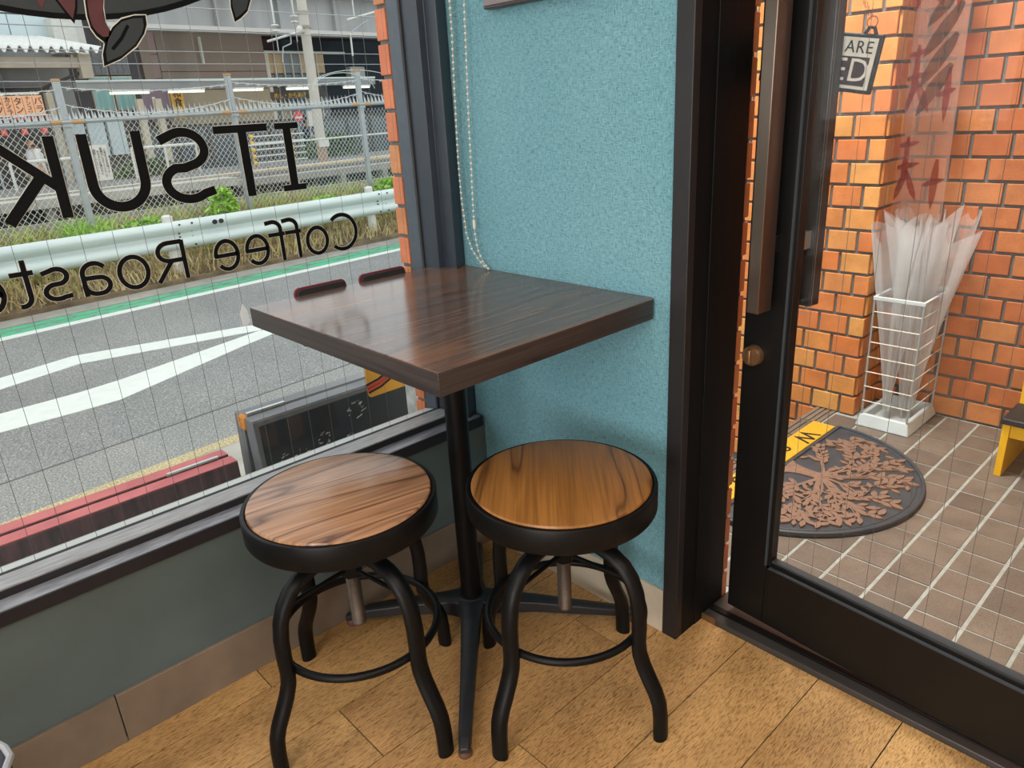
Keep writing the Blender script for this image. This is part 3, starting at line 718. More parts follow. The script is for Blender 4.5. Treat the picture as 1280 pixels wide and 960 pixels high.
# ------------------------------------------------------------------ STOOLS
def stool(loc, rz, seat_mat, label, grain):
    t = empty('bar_stool', loc, rz); tag(t, label, 'stool', 'round wooden stools at the table')
    s = MB().lathe([(0.0001, 0.424), (0.1545, 0.424), (0.156, 0.440), (0.156, 0.4525), (0.1545, 0.4555), (0.152, 0.4565), (0.0001, 0.4565)], 72).build('seat', seat_mat, t)
    s.rotation_euler.z = grain
    MB().lathe([(0.158, 0.452), (0.1635, 0.4525), (0.165, 0.450), (0.165, 0.412), (0.163, 0.4085), (0.150, 0.408), (0.150, 0.4115), (0.1585, 0.4125), (0.158, 0.452)], 72).build('seat_ring', M['black_metal'], t)
    MB().lathe([(0.0001,0.412), (0.157,0.412), (0.157,0.4235), (0.0001,0.4235)], 48).build('seat_plate', M['black_metal'], t)
    MB().lathe([(0.0001, 0.410), (0.021, 0.410), (0.021, 0.33), (0.0001, 0.33)], 20).build('hub', M['black_metal'], t)
    MB().lathe([(0.0001, 0.331), (0.0185, 0.331), (0.0185, 0.292), (0.0001, 0.292)], 6).build('hub_nut', M['black_metal'], t)
    sc = MB(); prof = [(0.0001, 0.186), (0.0105, 0.186), (0.0128, 0.189)]
    z = 0.189
    while z < 0.294:
        prof += [(0.0128, z), (0.0118, z+0.0011)]; z += 0.0022
    prof += [(0.0001, z)]
    sc.lathe(prof, 18).build('screw_rod', M['rod'], t, angle=60)
    for k in range(4):
        a = R(90*k); ca, sa = math.cos(a), math.sin(a)
        rr = [(0.015,0.343),(0.05,0.3475),(0.08,0.347),(0.105,0.340),(0.125,0.327),(0.141,0.307),(0.151,0.282),(0.156,0.25),(0.157,0.215),(0.156,0.185),(0.158,0.163),(0.166,0.140),(0.178,0.116),(0.190,0.094),(0.198,0.072),(0.201,0.045),(0.202,0.0)]
        MB().tube([(ca*r_, sa*r_, z_) for r_, z_ in rr], 0.0122, 12, flat=(1.3, (-sa, ca, 0) if False else (ca, sa, 0.3))).build('leg', M['black_metal'], t)
    MB().tube([(0.1435*math.cos(R(a)), 0.1435*math.sin(R(a)), 0.186) for a in range(0, 360, 6)], 0.0072, 12, closed=True).build('foot_ring', M['black_metal'], t)
    for k in range(2):
        a = R(90*k)
        MB().tube([(math.cos(a)*-0.142, math.sin(a)*-0.142, 0.306), (math.cos(a)*0.142, math.sin(a)*0.142, 0.306)], 0.0042, 8).build('brace_rod', M['black_metal'], t)
stool((0.503, -0.258, 0), R(7), M['seat2'], 'stool with honey brown seat beside the teal wall, right of the table column', R(38))
stool((0.253, -0.545, 0), R(7), M['seat'], 'stool with paler grey-brown seat in front of the window, left of the table column', R(-18))

# ------------------------------------------------------------------ small things near the table
def blind_chain():
    t = empty('blind_chain', (0.04, -0.02, 0.7225)); tag(t, 'cream beaded blind chain hanging down the wall onto the table corner', 'blind chain')
    off = Vector(t.location)
    p1 = [(0.0105,-0.02,2.1),(0.008,-0.02,1.2),(0.003,-0.02,1.117),(-0.003,-0.02,0.96),(-0.002,-0.02,0.88),(0.006,-0.02,0.80),(0.020,-0.019,0.765),(0.040,-0.017,0.742),(0.058,-0.015,0.728),(0.068,-0.013,0.7249)]
    p2 = [(0.055,-0.02,2.1),(0.053,-0.02,1.26),(0.042,-0.02,1.037),(0.036,-0.02,0.85),(0.036,-0.02,0.80),(0.040,-0.018,0.765),(0.050,-0.016,0.742),(0.062,-0.014,0.729),(0.068,-0.013,0.7249)]
    bd = MB(); cd = MB()
    for p in (p1, p2):
        P = [Vector(q)-off for q in p]; cd.tube(P, 0.0007, 5)
        d = 0.0; nxt = 0.0
        for a, b in zip(P[:-1], P[1:]):
            L = (b-a).length
            while nxt <= d+L:
                c = a+(b-a)*((nxt-d)/L); bd.sphere(c, 0.0028, 7, 5); nxt += 0.0125
            d += L
    cd.build('cord', M['cord'], t); bd.build('beads', M['chain'], t, kind='stuff')
    c = Vector((0.036,-0.02,0.823))-off
    MB().tube([c+Vector((0,0,-0.009)), c+Vector((0,0,0.009))], 0.0034, 10).build('connector', M['chain'], t)
blind_chain()
def maroon_pad(yc, label):
    t = empty('menu_holder', (-0.0915, yc, 0.6105)); tag(t, label, 'menu holder', 'maroon holders between table and glass')
    w, hh, r_ = 0.0605, 0.1255, 0.012
    poly = []
    for cx, cz, a0 in ((w-r_, hh-r_, 0), (-w+r_, hh-r_, 90), (-w+r_, r_, 180), (w-r_, r_, 270)):
        poly += [(cx+r_*math.cos(R(a0+a)), cz+r_*math.sin(R(a0+a))) for a in (0, 30, 60, 90)]
    MB().prism(poly, -0.006, 0.0, lambda a, b, d: (d, a, b)).build('cover', M['maroon'], t, bevel=0.001)
    MB().prism([(a*0.94, 0.004+b*0.94) for a, b in poly], 0.0, 0.006, lambda a, b, d: (d, a, b)).build('backing', M['ink'], t)
maroon_pad(-0.341, 'maroon felt menu holder behind the table edge, the one nearer its left corner')
maroon_pad(-0.187, 'maroon felt menu holder behind the table edge, the one nearer the window frame')
def wall_picture():
    t = empty('picture_frame', (0.285, -0.002, 1.4)); tag(t, 'dark brown picture frame hung high on the teal wall', 'picture frame')
    x0, x1, z0, z1 = -0.174, 0.174, -0.165, 0.165
    for nm, b in (('frame_rail', (x0, x1, z0, z0+0.022)), ('frame_rail', (x0, x1, z1-0.022, z1)), ('frame_rail', (x0, x0+0.022, z0+0.022, z1-0.022)), ('frame_rail', (x1-0.022, x1, z0+0.022, z1-0.022))):
        o = MB().box(b[0], b[1], -0.02, 0.0, b[2], b[3]).build(nm, M['frame_brown'], t, bevel=0.002)
        MB().box(b[0]+0.004, b[1]-0.004, -0.023, -0.019, b[2]+0.005, b[3]-0.005).build('silver_band', M['silver'], o, bevel=0.001)
    MB().box(x0+0.02, x1-0.02, -0.008, -0.004, z0+0.02, z1-0.02).build('picture_mat', M['paper'], t)
wall_picture()
def corner_chair():
    t = empty('dining_chair', (0.363, -1.338, 0), R(21)); tag(t, 'charcoal upholstered chair whose seat corner shows at the lower left', 'chair')
    w = 0.21; r_ = 0.035; poly = []
    for cx, cy, a0 in ((w-r_, w-r_, 0), (-w+r_, w-r_, 90), (-w+r_, -w+r_, 180), (w-r_, -w+r_, 270)):
        poly += [(cx+r_*math.cos(R(a0+a)), cy+r_*math.sin(R(a0+a))) for a in (0, 30, 60, 90)]
    MB().prism(poly, 0.40, 0.447, lambda a, b, d: (a, b, d)).build('seat', M['cushion'], t, bevel=0.008, seg=3)
    MB().tube([(a*1.005, b*1.005, 0.444) for a, b in poly], 0.004, 8, closed=True).build('piping', M['piping'], t)
    for sx in (-1, 1):
        for sy in (-1, 1):
            MB().tube([(sx*0.17, sy*0.17, 0.40), (sx*0.185, sy*0.185, 0.0)], [0.013, 0.010], 10).build('leg', M['black_metal'], t)
    MB().box(-0.19, 0.19, -0.215, -0.185, 0.5, 0.8).build('backrest', M['cushion'], t, bevel=0.01, seg=3)
    for sx in (-1, 1): MB().tube([(sx*0.17, -0.19, 0.40), (sx*0.17, -0.2, 0.55)], 0.009, 8).build('back_post', M['black_metal'], t)
corner_chair()

# ------------------------------------------------------------------ PORCH THINGS
def umbrella_stand():
    t = empty('umbrella_stand', (0.482, 1.40, 0)); tag(t, 'white wire umbrella stand with pale grey base against the brick pillar', 'umbrella stand')
    hx, hy = 0.073, 0.114
    b = MB(); lo, hi = [(-hx-0.012,-hy-0.012),(hx+0.012,-hy-0.012),(hx+0.012,hy+0.012),(-hx-0.012,hy+0.012)], [(-hx,-hy),(hx,-hy),(hx,hy),(-hx,hy)]
    inn = [(-hx+0.012,-hy+0.012),(hx-0.012,-hy+0.012),(hx-0.012,hy-0.012),(-hx+0.012,hy-0.012)]
    vs_ = [(x_,y_,0) for x_,y_ in lo]+[(x_,y_,0.042) for x_,y_ in hi]+[(x_,y_,0.042) for x_,y_ in inn]+[(x_,y_,0.008) for x_,y_ in inn]
    fs = [(3,2,1,0)]
    for q in range(3):
        for i in range(4): fs.append((q*4+i, q*4+(i+1) % 4, q*4+4+(i+1) % 4, q*4+4+i))
    fs.append((12,13,14,15))
    b.add(vs_, fs).build('drip_base', M['white_plastic'], t, bevel=0.004)
    for sx in (-1, 1):
        for sy in (-1, 1):
            MB().tube([(sx*hx*0.96, sy*hy*0.97, 0.03), (sx*hx, sy*hy, 0.435)], 0.0032, 8).build('post', M['zinc'], t)
    for z0, z1 in ((0.428, 0.441),):
        for bx in ((-hx-0.004, hx+0.004, -hy-0.004, -hy+0.004), (-hx-0.004, hx+0.004, hy-0.004, hy+0.004), (-hx-0.004, -hx+0.004, -hy+0.004, hy-0.004), (hx-0.004, hx+0.004, -hy+0.004, hy-0.004)):
            MB().box(bx[0], bx[1], bx[2], bx[3], z0, z1).build('rim_bar', M['white_plastic'], t, bevel=0.002)
    for k in range(7):
        z = 0.391-0.0505*k
        for a, c in (((-hx,-hy), (hx,-hy)), ((hx,-hy), (hx,hy))):
            MB().tube([(a[0], a[1], z), (c[0], c[1], z)], 0.0017, 6).build('wire_bar', M['white_metal'], t)
umbrella_stand()
def umbrella(tip, top, label, seed, spread, H0=0.60):
    rnd = random.Random(seed)
    t = empty('clear_umbrella', tip); tag(t, label, 'umbrella', 'clear umbrellas in the stand')
    ax = (Vector(top)-Vector(tip)); L = ax.length; ax.normalize()
    e1 = ax.cross(Vector((0,1,0))).normalized(); e2 = ax.cross(e1)
    P = lambda a, rr, s: ax*s+e1*(rr*math.cos(a))+e2*(rr*math.sin(a))
    MB().tube([P(0,0,0), P(0,0,0.05)], 0.003, 8).build('ferrule', M['steel'], t)
    MB().tube([P(0,0,0.05), P(0,0,L)], 0.0025, 8).build('shaft', M['steel'], t)
    MB().tube([P(0,0,L), P(0,0,L+0.012)], 0.003, 10).build('grip', M['steel'], t)
    n = 64; m = 14; vs_ = []; fs = []; ph = rnd.uniform(0, 6); amp = [rnd.uniform(0.5, 1.0) for _ in range(8)]
    for i in range(m+1):
        u = i/m; s = 0.03+u*(H0-0.03)
        for k in range(n):
            a = 2*math.pi*k/n
            lobe = abs(math.cos(2.5*a+ph))**1.5
            rr = 0.010+spread*(u**1.35)*(0.34+0.66*lobe*amp[int((2.5*a+ph)/math.pi+0.5) % 8])
            top_cut = -0.03*lobe*u**4 + 0.022*math.sin(a*2+ph)*u**3 + 0.03*(1-lobe)*u**3
            vs_.append(P(a+0.5*u*math.sin(ph), rr, s-top_cut))
    for i in range(m):
        for k in range(n): fs.append((i*n+k, i*n+(k+1) % n, (i+1)*n+(k+1) % n, (i+1)*n+k))
    MB().add(vs_, fs).build('canopy', M['vinyl'], t, angle=70)
    for k in range(5):
        a = (math.pi*k-ph)/2.5
        pts = []
        for i in range(m+1):
            u = i/m; sv = 0.03+u*(H0-0.03)+0.03*u**4-0.022*math.sin(a*2+ph)*u**3; rr = 0.010+spread*(u**1.35)*(0.34+0.66*amp[k % 8])
            pts.append(P(a+0.5*u*math.sin(ph), rr-0.001, sv))
        MB().tube(pts, 0.0009, 4).build('rib', M['steel'], t)
umbrella((0.462, 1.36, 0.010), (0.430, 1.375, 0.66), 'leftmost clear plastic umbrella standing in the wire stand', 3, 0.135, 0.64)
umbrella((0.497, 1.40, 0.010), (0.470, 1.41, 0.665), 'middle clear plastic umbrella standing in the wire stand', 5, 0.105, 0.65)
umbrella((0.515, 1.42, 0.010), (0.528, 1.43, 0.685), 'rightmost clear plastic umbrella standing in the wire stand', 11, 0.13, 0.63)

def doormat():
    t = empty('half_round_doormat', (0.372, 0.83, 0.0)); tag(t, 'half-round slate rubber doormat with raised copper tree and yellow welcome strip', 'doormat')
    Rm = 0.38
    half = [(Rm*math.sin(R(a)), -Rm*math.cos(R(a))) for a in range(0, 181, 5)]
    MB().prism(half, 0.001, 0.009, lambda a, b, d: (a, b, d)).build('rubber_base', M['rubber'], t, bevel=0.002)
    rim = [( (Rm-0.006)*math.sin(R(a)), -(Rm-0.006)*math.cos(R(a)), 0.0105) for a in range(2, 179, 4)]
    MB().tube(rim+[(0.006, 0.37, 0.0105), (0.006, -0.37, 0.0105)], 0.0055, 8, closed=True).build('rim', M['rubber'], t)
    MB().tube([(0.021*0+ (Rm-0.024)*math.sin(R(a)), -(Rm-0.024)*math.cos(R(a)), 0.009) for a in range(4, 177, 4)], 0.002, 6).build('inner_rim', M['rubber'], t)
    MB().box(-0.078, -0.004, -0.375, 0.365, 0.001, 0.012).build('coir_strip', M['coir'], t, bevel=0.002)
    for ch_, y_ in zip('WeLcOmE', (0.228, 0.108, 0.020, -0.075, -0.165, -0.255, -0.335)):
        tm = text_mesh(ch_.lower() if ch_ in 'LOE' else ch_, 0.085, 0.002); tm.materials.append(M['ink'])
        inst('letter', tm, M['ink'], t, (-0.041, y_, 0.0125), (0, 0, R(-90)))
    # tree in relief: trunk, branches, leaves
    rnd = random.Random(21); br = MB(); z0, z1 = 0.008, 0.0135
    def flat(pts, ws):
        m = len(pts); L = []; Q = []
        for i, p in enumerate(pts):
            p = Vector(p); tt = (Vector(pts[min(i+1, m-1)])-Vector(pts[max(i-1, 0)])).normalized(); nn = Vector((-tt.y, tt.x))
            L.append(p+nn*ws[i]); Q.append(p-nn*ws[i])
        zj = rnd.uniform(0, 0.0012)
        vs_ = [(q.x, q.y, z) for z in (z0, z1+zj) for q in L+Q]; fs = []
        for i in range(m-1):
            fs += [(2*m+i, 3*m+i, 3*m+i+1, 2*m+i+1), (i, 2*m+i, 2*m+i+1, i+1), (m+i, m+i+1, 3*m+i+1, 3*m+i)]
        fs += [(0, m, 3*m, 2*m), (m-1, 3*m-1, 4*m-1, 2*m-1)]
        br.add(vs_, fs)
    flat([(0.012,0.0),(0.03,0.002),(0.06,0.004),(0.10,0.004),(0.125,0.002)], [0.052,0.032,0.021,0.018,0.022])
    leaves = []
    def branch(p, ang, L, w, depth):
        n = 5; pts = [p]; a = ang; bend = rnd.uniform(-0.22, 0.22)
        for i in range(n):
            a += bend+rnd.uniform(-0.1, 0.1); pts.append((pts[-1][0]+math.cos(a)*L/n, pts[-1][1]+math.sin(a)*L/n))
        ok = lambda q: q[0] > 0.022 and math.hypot(q[0], q[1]) < 0.338 and not (q[0] < 0.10 and abs(q[1]) < 0.05)
        pts = [q for q in pts if ok(q)]
        if len(pts) < 2: return
        flat(pts, [w*(1-0.6*i/(len(pts)-1)) for i in range(len(pts))])
        for i in range(1, len(pts)):
            for sgn in (-1, 1):
                if rnd.random() < (0.75 if depth else 0.30):
                    la = a+sgn*rnd.uniform(0.45, 0.8)
                    q = (pts[i][0]+math.cos(la)*0.017, pts[i][1]+math.sin(la)*0.017)
                    if ok(q): leaves.append((q, la, rnd.uniform(0.8, 1.25)))
        q = (pts[-1][0]+math.cos(a)*0.012, pts[-1][1]+math.sin(a)*0.012); leaves.append((q, a, 1.1))
        if depth < 2:
            for sgn in (-1, 1):
                k = rnd.choice((2, 3, len(pts)-1)) if depth == 0 else len(pts)-1
                k = min(k, len(pts)-1)
                branch(pts[k], a+sgn*rnd.uniform(0.3, 0.6), L*0.66, w*0.62, depth+1)
    for ad in (-118, -98, -80, -63, -46, -31, -17, -4, 9, 23, 38, 54, 71, 89, 108):
        branch((0.118, 0.0+0.012*math.sin(R(ad))), R(ad), 0.135+0.03*abs(math.sin(R(ad*1.3))), 0.0052, 0)
    br.build('tree_relief', M['copper'], t)
    lm = MB().prism([(-0.016,0),(-0.009,0.0055),(0.0,0.0075),(0.009,0.0058),(0.018,0.0),(0.009,-0.0058),(0,-0.0075),(-0.009,-0.0055)], 0.0, 0.006, lambda a, b, d: (a, b, d)).mesh('leaf')
    # thin out overlapping leaves
    kept = []
    for q, a, s in leaves:
        if all((q[0]-k[0][0])**2+(q[1]-k[0][1])**2 > 0.0155**2 for k in kept): kept.append((q, a, s))
    for q, a, s in kept[:290]:
        inst('leaf', lm, M['copper'], t, (q[0], q[1], 0.0085+random.uniform(0,0.0012)), (0, 0, a), (s*1.0, s*0.95, 1))
doormat()
def step_stool():
    t = empty('step_bench', (0.95, 1.30, 0)); tag(t, 'yellow wooden step bench with black top at the right edge of the porch', 'step bench')
    X0 = 0.828-0.95
    MB().box(X0, 0.26, -0.13, 0.02, 0.160, 0.178).build('lower_top', M['black_board'], t, bevel=0.004)
    MB().box(X0+0.004, X0+0.022, -0.122, 0.20, 0.0, 0.160).build('side_panel', M['yellow_wood'], t, bevel=0.0015)
    MB().box(0.232, 0.25, -0.122, 0.20, 0.0, 0.160).build('side_panel', M['yellow_wood'], t, bevel=0.0015)
    MB().box(X0+0.022, 0.232, -0.112, -0.096, 0.118, 0.160).build('apron', M['yellow_wood'], t, bevel=0.0015)
    MB().box(X0+0.004, X0+0.022, 0.022, 0.20, 0.160, 0.33).build('upper_side', M['yellow_wood'], t, bevel=0.0015)
    MB().box(0.232, 0.25, 0.022, 0.20, 0.160, 0.33).build('upper_side', M['yellow_wood'], t, bevel=0.0015)
    MB().box(X0, 0.26, 0.016, 0.205, 0.33, 0.348).build('upper_top', M['black_board'], t, bevel=0.004)
step_stool()
def closed_sign():
    t = empty('hanging_sign', (0.662, 0.230, 1.105), -DA)
    tag(t, 'small framed closed sign hanging crooked on a chain outside the door glass', 'sign')
    w, hh = 0.105, 0.044
    bd = MB().box(-w, w, -0.004, 0.004, -hh, hh).build('sign_frame', M['ink'], t, bevel=0.003)
    face = MB().box(-w+0.006, w-0.006, -0.005, -0.003, -hh+0.006, hh-0.006).build('sign_face', M['sign_white'], t)
    MB().box(-w+0.013, w-0.013, -0.0056, -0.0048, -0.033, 0.010).build('sign_band', M['sign_dark'], t)
    for txt, sz, x_, z_, mt in (('SORRY WE ARE', 0.0255, 0.0, 0.0235, M['ink']), ('CLOSED', 0.049, 0.0, -0.0115, M['sign_white'])):
        tm = text_mesh(txt, sz, 0.0006, spacing=1.08); tm.materials.append(mt)
        o = inst('sign_lettering', tm, mt, t, (x_, -0.0062, z_), (R(90), 0, 0))
    MB().tube([(w-0.034, 0, hh-0.002), (w-0.028, 0, hh+0.009), (w-0.02, 0, hh+0.009), (w-0.014, 0, hh-0.002)], 0.003, 8).build('hanger', M['ink'], t)
    ring = MB().tube([(w-0.026+0.0085*math.cos(R(a)), 0, hh+0.0165+0.0085*math.sin(R(a))) for a in range(0, 360, 24)], 0.0007, 6, closed=True).build('ring', M['ink'], t)
    ch = MB(); p0 = Vector((w-0.03, 0, hh+0.024)); p1 = Vector((w-0.068, -0.017, hh+0.082))
    for k in range(12):
        c = p0.lerp(p1, k/11)
        ch.tube([c+Vector((0.0018*math.cos(a)*(1 if k % 2 else 0.3), 0.0018*math.cos(a)*(0.3 if k % 2 else 1), 0.004*math.sin(a))) for a in [i*math.pi/4 for i in range(8)]], 0.0005, 4, closed=True)
    ch.build('chain', M['ink'], t, kind='stuff')
    t.rotation_euler = (0, R(9.0), -DA)
    return t
sg = closed_sign()
def reflection():  # added sheet standing in for flags reflected in the door glass
    t = empty('hanging_banner', (0.43, 1.44, 0.66)); tag(t, 'sheer pinkish banner with red brush strokes hanging beside the brick pillar', 'banner')
    n = 10; m = 24; W_, H_ = 0.17, 0.95; cl = MB()
    def srf(u, v, off=0.0): return (-W_/2+W_*u, 0.012*math.sin(u*9+v*3)+off, H_*v)
    vs_ = [srf(i/n, j/m) for j in range(m+1) for i in range(n+1)]
    fs = [(j*(n+1)+i, j*(n+1)+i+1, (j+1)*(n+1)+i+1, (j+1)*(n+1)+i) for j in range(m) for i in range(n)]
    cl.add(vs_, fs).build('cloth', M['cloth'], t)
    rnd = random.Random(4)
    def stroke(name, pts, w, mt):
        mb = MB(); L = len(pts)
        fine = []
        for a, b in zip(pts[:-1], pts[1:]):
            for k in range(4): fine.append((a[0]+(b[0]-a[0])*k/4, a[1]+(b[1]-a[1])*k/4))
        fine.append(pts[-1]); q = len(fine)
        vs_ = []; fs = []
        for i, (u, v) in enumerate(fine):
            tt = Vector((fine[min(i+1, q-1)][0]-fine[max(i-1, 0)][0], (fine[min(i+1, q-1)][1]-fine[max(i-1, 0)][1])*H_/W_)).normalized()
            ww = w*math.sin(math.pi*(0.08+0.92*i/(q-1)))**0.6 if q > 1 else w
            for s in (-1, 1):
                vs_.append(srf(u-tt.y*s*ww/2, v+tt.x*s*ww/2*W_/H_, -0.0015))
        for i in range(q-1): fs.append((2*i, 2*i+2, 2*i+3, 2*i+1))
        mb.add(vs_, fs).build(name, mt, t)
    for v0 in (0.03, 0.30, 0.60):
        stroke('red_brush', [(0.10, v0+0.20), (0.50, v0+0.215)], 0.10, M['cloth_red'])
        stroke('red_brush', [(0.28, v0+0.23), (0.26, v0+0.10), (0.10, v0+0.02)], 0.13, M['cloth_red'])
        stroke('red_brush', [(0.08, v0+0.13), (0.55, v0+0.15)], 0.10, M['cloth_red'])
        stroke('red_brush', [(0.30, v0+0.13), (0.55, v0+0.03)], 0.12, M['cloth_red'])
        stroke('red_brush', [(0.62, v0+0.08), (0.95, v0+0.10)], 0.10, M['cloth_red'])
        stroke('red_brush', [(0.78, v0+0.16), (0.78, v0+0.0)], 0.12, M['cloth_red'])
    for k in range(7):
        v = 0.98-0.085*k
        stroke('brown_feather', [(0.98-0.03*k, v), (0.72-0.02*k, v-0.06), (0.36, v-0.15)], 0.20, M['cloth_brown'])
    MB().tube([(-W_/2-0.01, 0, H_), (W_/2+0.01, 0, H_)], 0.004, 8).build('top_rod', M['white_plastic'], t)  # rod and bracket made up to hold the reflection sheet
    MB().tube([(0, 0, H_), (0, 0.09, H_+0.03)], 0.003, 6).build('wall_bracket', M['white_plastic'], t)
reflection()

# ------------------------------------------------------------------ STREET (u along the road, v across it, away from the window)
TH = math.atan2(0.9956, -0.0933); ZG = -0.55
EU = Vector((-0.0933, 0.9956, 0)); EV = Vector((-0.9956, -0.0933, 0))
def W(u, v, z=0.0): q = EU*u+EV*v; return (q.x, q.y, z)
def street(name, u, v, z=0.0): return empty(name, W(u, v, z), TH)
def sbuild(mb, name, mt, loc=None, **k):
    o = mb.build(name, mt, **k); o.rotation_euler = (0, 0, TH)
    if loc: o.location = W(*loc)
    return o
gr = sbuild(MB().box(-30, 45, 2.9, 6.5, ZG-0.3, ZG), 'road', M['asphalt']); struct(gr, 'grey asphalt road outside the window')
MB().box(-30, 45, 5.965, 6.085, ZG, ZG+0.004).build('edge_line', M['paint_white'], gr)
MB().box(-30, 45, 6.085, 6.235, ZG, ZG+0.003).build('green_band', M['paint_green'], gr)
MB().box(-30, 45, 6.265, 6.40, ZG, ZG+0.003).build('green_band', M['paint_green'], gr)
MB().prism([(-30,2.893),(45,2.893),(45,2.908),(-30,2.908)], ZG, ZG+0.003, lambda a, b, d: (a, b+0.012*math.sin(a*3), d)).build('seam', plain('tar_seam', srgb(84,84,82), 0.9), gr)
def marking(pts):
    MB().prism(pts, ZG, ZG+0.004, lambda a, b, d: (a, b, d)).build('white_marking', M['paint_white'], gr)
marking([(-0.25,4.50),(0.49,4.66),(1.68,4.27),(1.95,4.12),(1.95,4.30),(1.75,4.47),(0.53,4.92),(-0.25,4.78)])
marking([(-2.0,3.88),(0.11,3.615),(0.355,3.60),(1.415,3.965),(1.95,4.12),(1.95,4.30),(1.70,4.24),(0.52,4.005),(0.25,3.985),(-2.0,4.12)])
marking([(1.95,4.12),(3.2,4.0),(3.2,4.15),(1.95,4.30)])
marking([(-2.0,4.05),(-0.25,4.50),(-0.25,4.78),(-2.0,4.35)])
struct(sbuild(MB().box(-30, 45, 2.45, 2.9, ZG-0.3, ZG+0.002), 'pavement', M['asphalt2']), 'lighter asphalt strip along the shop front')
struct(sbuild(MB().box(-30, 45, 2.36, 2.45, ZG-0.3, ZG+0.003), 'gravel_strip', M['gravel']), 'ochre gravel strip along the shop front')
struct(sbuild(MB().box(-30, 45, -3.0, 2.36, ZG-0.3, ZG+0.001), 'forecourt', M['concrete']), 'concrete strip between shop wall and road')
struct(sbuild(MB().box(-30, 45, 6.42, 6.72, ZG-0.3, ZG+0.006), 'gutter', M['concrete']), 'concrete gutter across the road')
struct(sbuild(MB().prism([(6.72,ZG-0.3),(6.72,ZG+0.05),(7.2,ZG+0.18),(8.2,ZG+0.46),(8.9,ZG+0.42),(9.0,ZG-0.9)], -30, 45, lambda a, b, d: (d, a, b)), 'verge', M['soil']), 'dry grassy bank behind the guard rail')
def grass(name, mt, n, vr, ur, hr, label, lean=0.5, blades=1, width=0.006, dens=None):
    rnd = random.Random(len(name)*31+n); mb = MB()
    def zg(v):
        for (a, za), (b, zb) in zip([(6.72,.05),(7.2,.18),(8.2,.46)], [(7.2,.18),(8.2,.46),(8.9,.42)]):
            if a <= v <= b: return ZG+za+(zb-za)*(v-a)/(b-a)
        return ZG+0.05
    for i in range(n):
        u = rnd.uniform(*ur); v = rnd.uniform(*vr)
        if dens and rnd.random() > dens(u, v): continue
        h_ = rnd.uniform(*hr); a = rnd.uniform(0, 6.283); l = rnd.uniform(0.1, lean)*h_; w = width*rnd.uniform(0.7, 1.5); z = zg(v)-0.01
        c, s_ = math.cos(a), math.sin(a); b = rnd.uniform(0, 6.283); wx, wy = math.cos(b)*w, math.sin(b)*w
        mb.add([(u-wx,v-wy,z),(u+wx,v+wy,z),(u+c*l*.4+wx*.7,v+s_*l*.4+wy*.7,z+h_*.6),(u+c*l*.4-wx*.7,v+s_*l*.4-wy*.7,z+h_*.6),(u+c*l,v+s_*l,z+h_*(.95-.3*lean))],
               [(0,1,2,3),(3,2,4)])
    o = bpy.data.objects.new(name, bpy.data.meshes.new(name)); o.data.from_pydata(mb.v, [], mb.f); COL.objects.link(o); o.data.materials.append(mt)
    o.rotation_euler = (0,0,TH); return tag(o, label, 'grass', kind='stuff')
grass('dry_grass', M['grass_dry'], 15000, (6.74, 8.6), (-1.5, 8.5), (0.06, 0.30), 'dry straw-coloured grass on the bank under the guard rail', 1.25, width=0.007)
grass('green_grass', M['grass_green'], 5200, (7.2, 8.5), (-1.5, 8.5), (0.12, 0.40), 'yellow-green grass tufts along the foot of the fence', 0.8)
grass('green_grass', M['grass_green'], 700, (6.8, 7.2), (-1.5, 8.5), (0.08, 0.22), 'scattered green tufts in the dry grass close to the gutter', 0.9, dens=lambda u, v: math.sin(u*2.3)+math.sin(u*5.1+1) > 0.9)
grass('green_grass', M['leaf'], 420, (7.5, 8.1), (1.62, 2.1), (0.2, 0.45), 'bright green grass tuft at the foot of the left fence post', 0.6, width=0.009)
def leafy(name, label, u, v, z, ru, rv, hh, n, mt, sz, cat='weeds', group=None, seed=1):
    rnd = random.Random(seed); mb = MB()
    for i in range(n):
        a = rnd.uniform(0, 6.283); rr = math.sqrt(rnd.random()); zz = rnd.random()**0.8
        k = math.sqrt(max(0.05, 1-zz*zz*0.9)); c = Vector((ru*rr*k*math.cos(a), rv*rr*k*math.sin(a), hh*zz))
        d1 = Vector((rnd.uniform(-1,1), rnd.uniform(-1,1), rnd.uniform(-.5,.8))).normalized(); d2 = d1.cross(Vector((rnd.uniform(-1,1), rnd.uniform(-1,1), rnd.uniform(-1,1)))).normalized()
        s = sz*rnd.uniform(0.6, 1.4)
        mb.add([c-d1*s, c+d2*s*.45, c+d1*s, c-d2*s*.45], [(0,1,2,3)])
    for i in range(6):
        a = i*1.05; mb.tube([(0,0,-0.05), (ru*.4*math.cos(a), rv*.4*math.sin(a), hh*.6)], 0.006, 4)
    me = bpy.data.meshes.new(name); me.from_pydata(mb.v, [], mb.f); o = bpy.data.objects.new(name, me); COL.objects.link(o); me.materials.append(mt)
    o.location = W(u, v, z); o.rotation_euler = (0,0,TH); return tag(o, label, cat, group)
leafy('leafy_weed', 'tall bright green leafy weed left of the middle fence post', 3.42, 7.75, -0.25, 0.26, 0.16, 0.55, 420, M['leaf'], 0.045, seed=2)
leafy('leafy_weed', 'low green weeds to the right of the left fence post', 2.45, 7.8, -0.2, 0.45, 0.16, 0.26, 420, M['leaf'], 0.035, seed=3)
leafy('leafy_weed', 'bright green weeds to the right of the right fence post', 6.15, 7.75, -0.2, 0.45, 0.16, 0.34, 460, M['leaf'], 0.04, seed=4)
leafy('leafy_weed', 'small green weeds at the foot of the concrete pole', 5.0, 7.85, -0.2, 0.35, 0.14, 0.22, 260, M['leaf'], 0.035, seed=5)

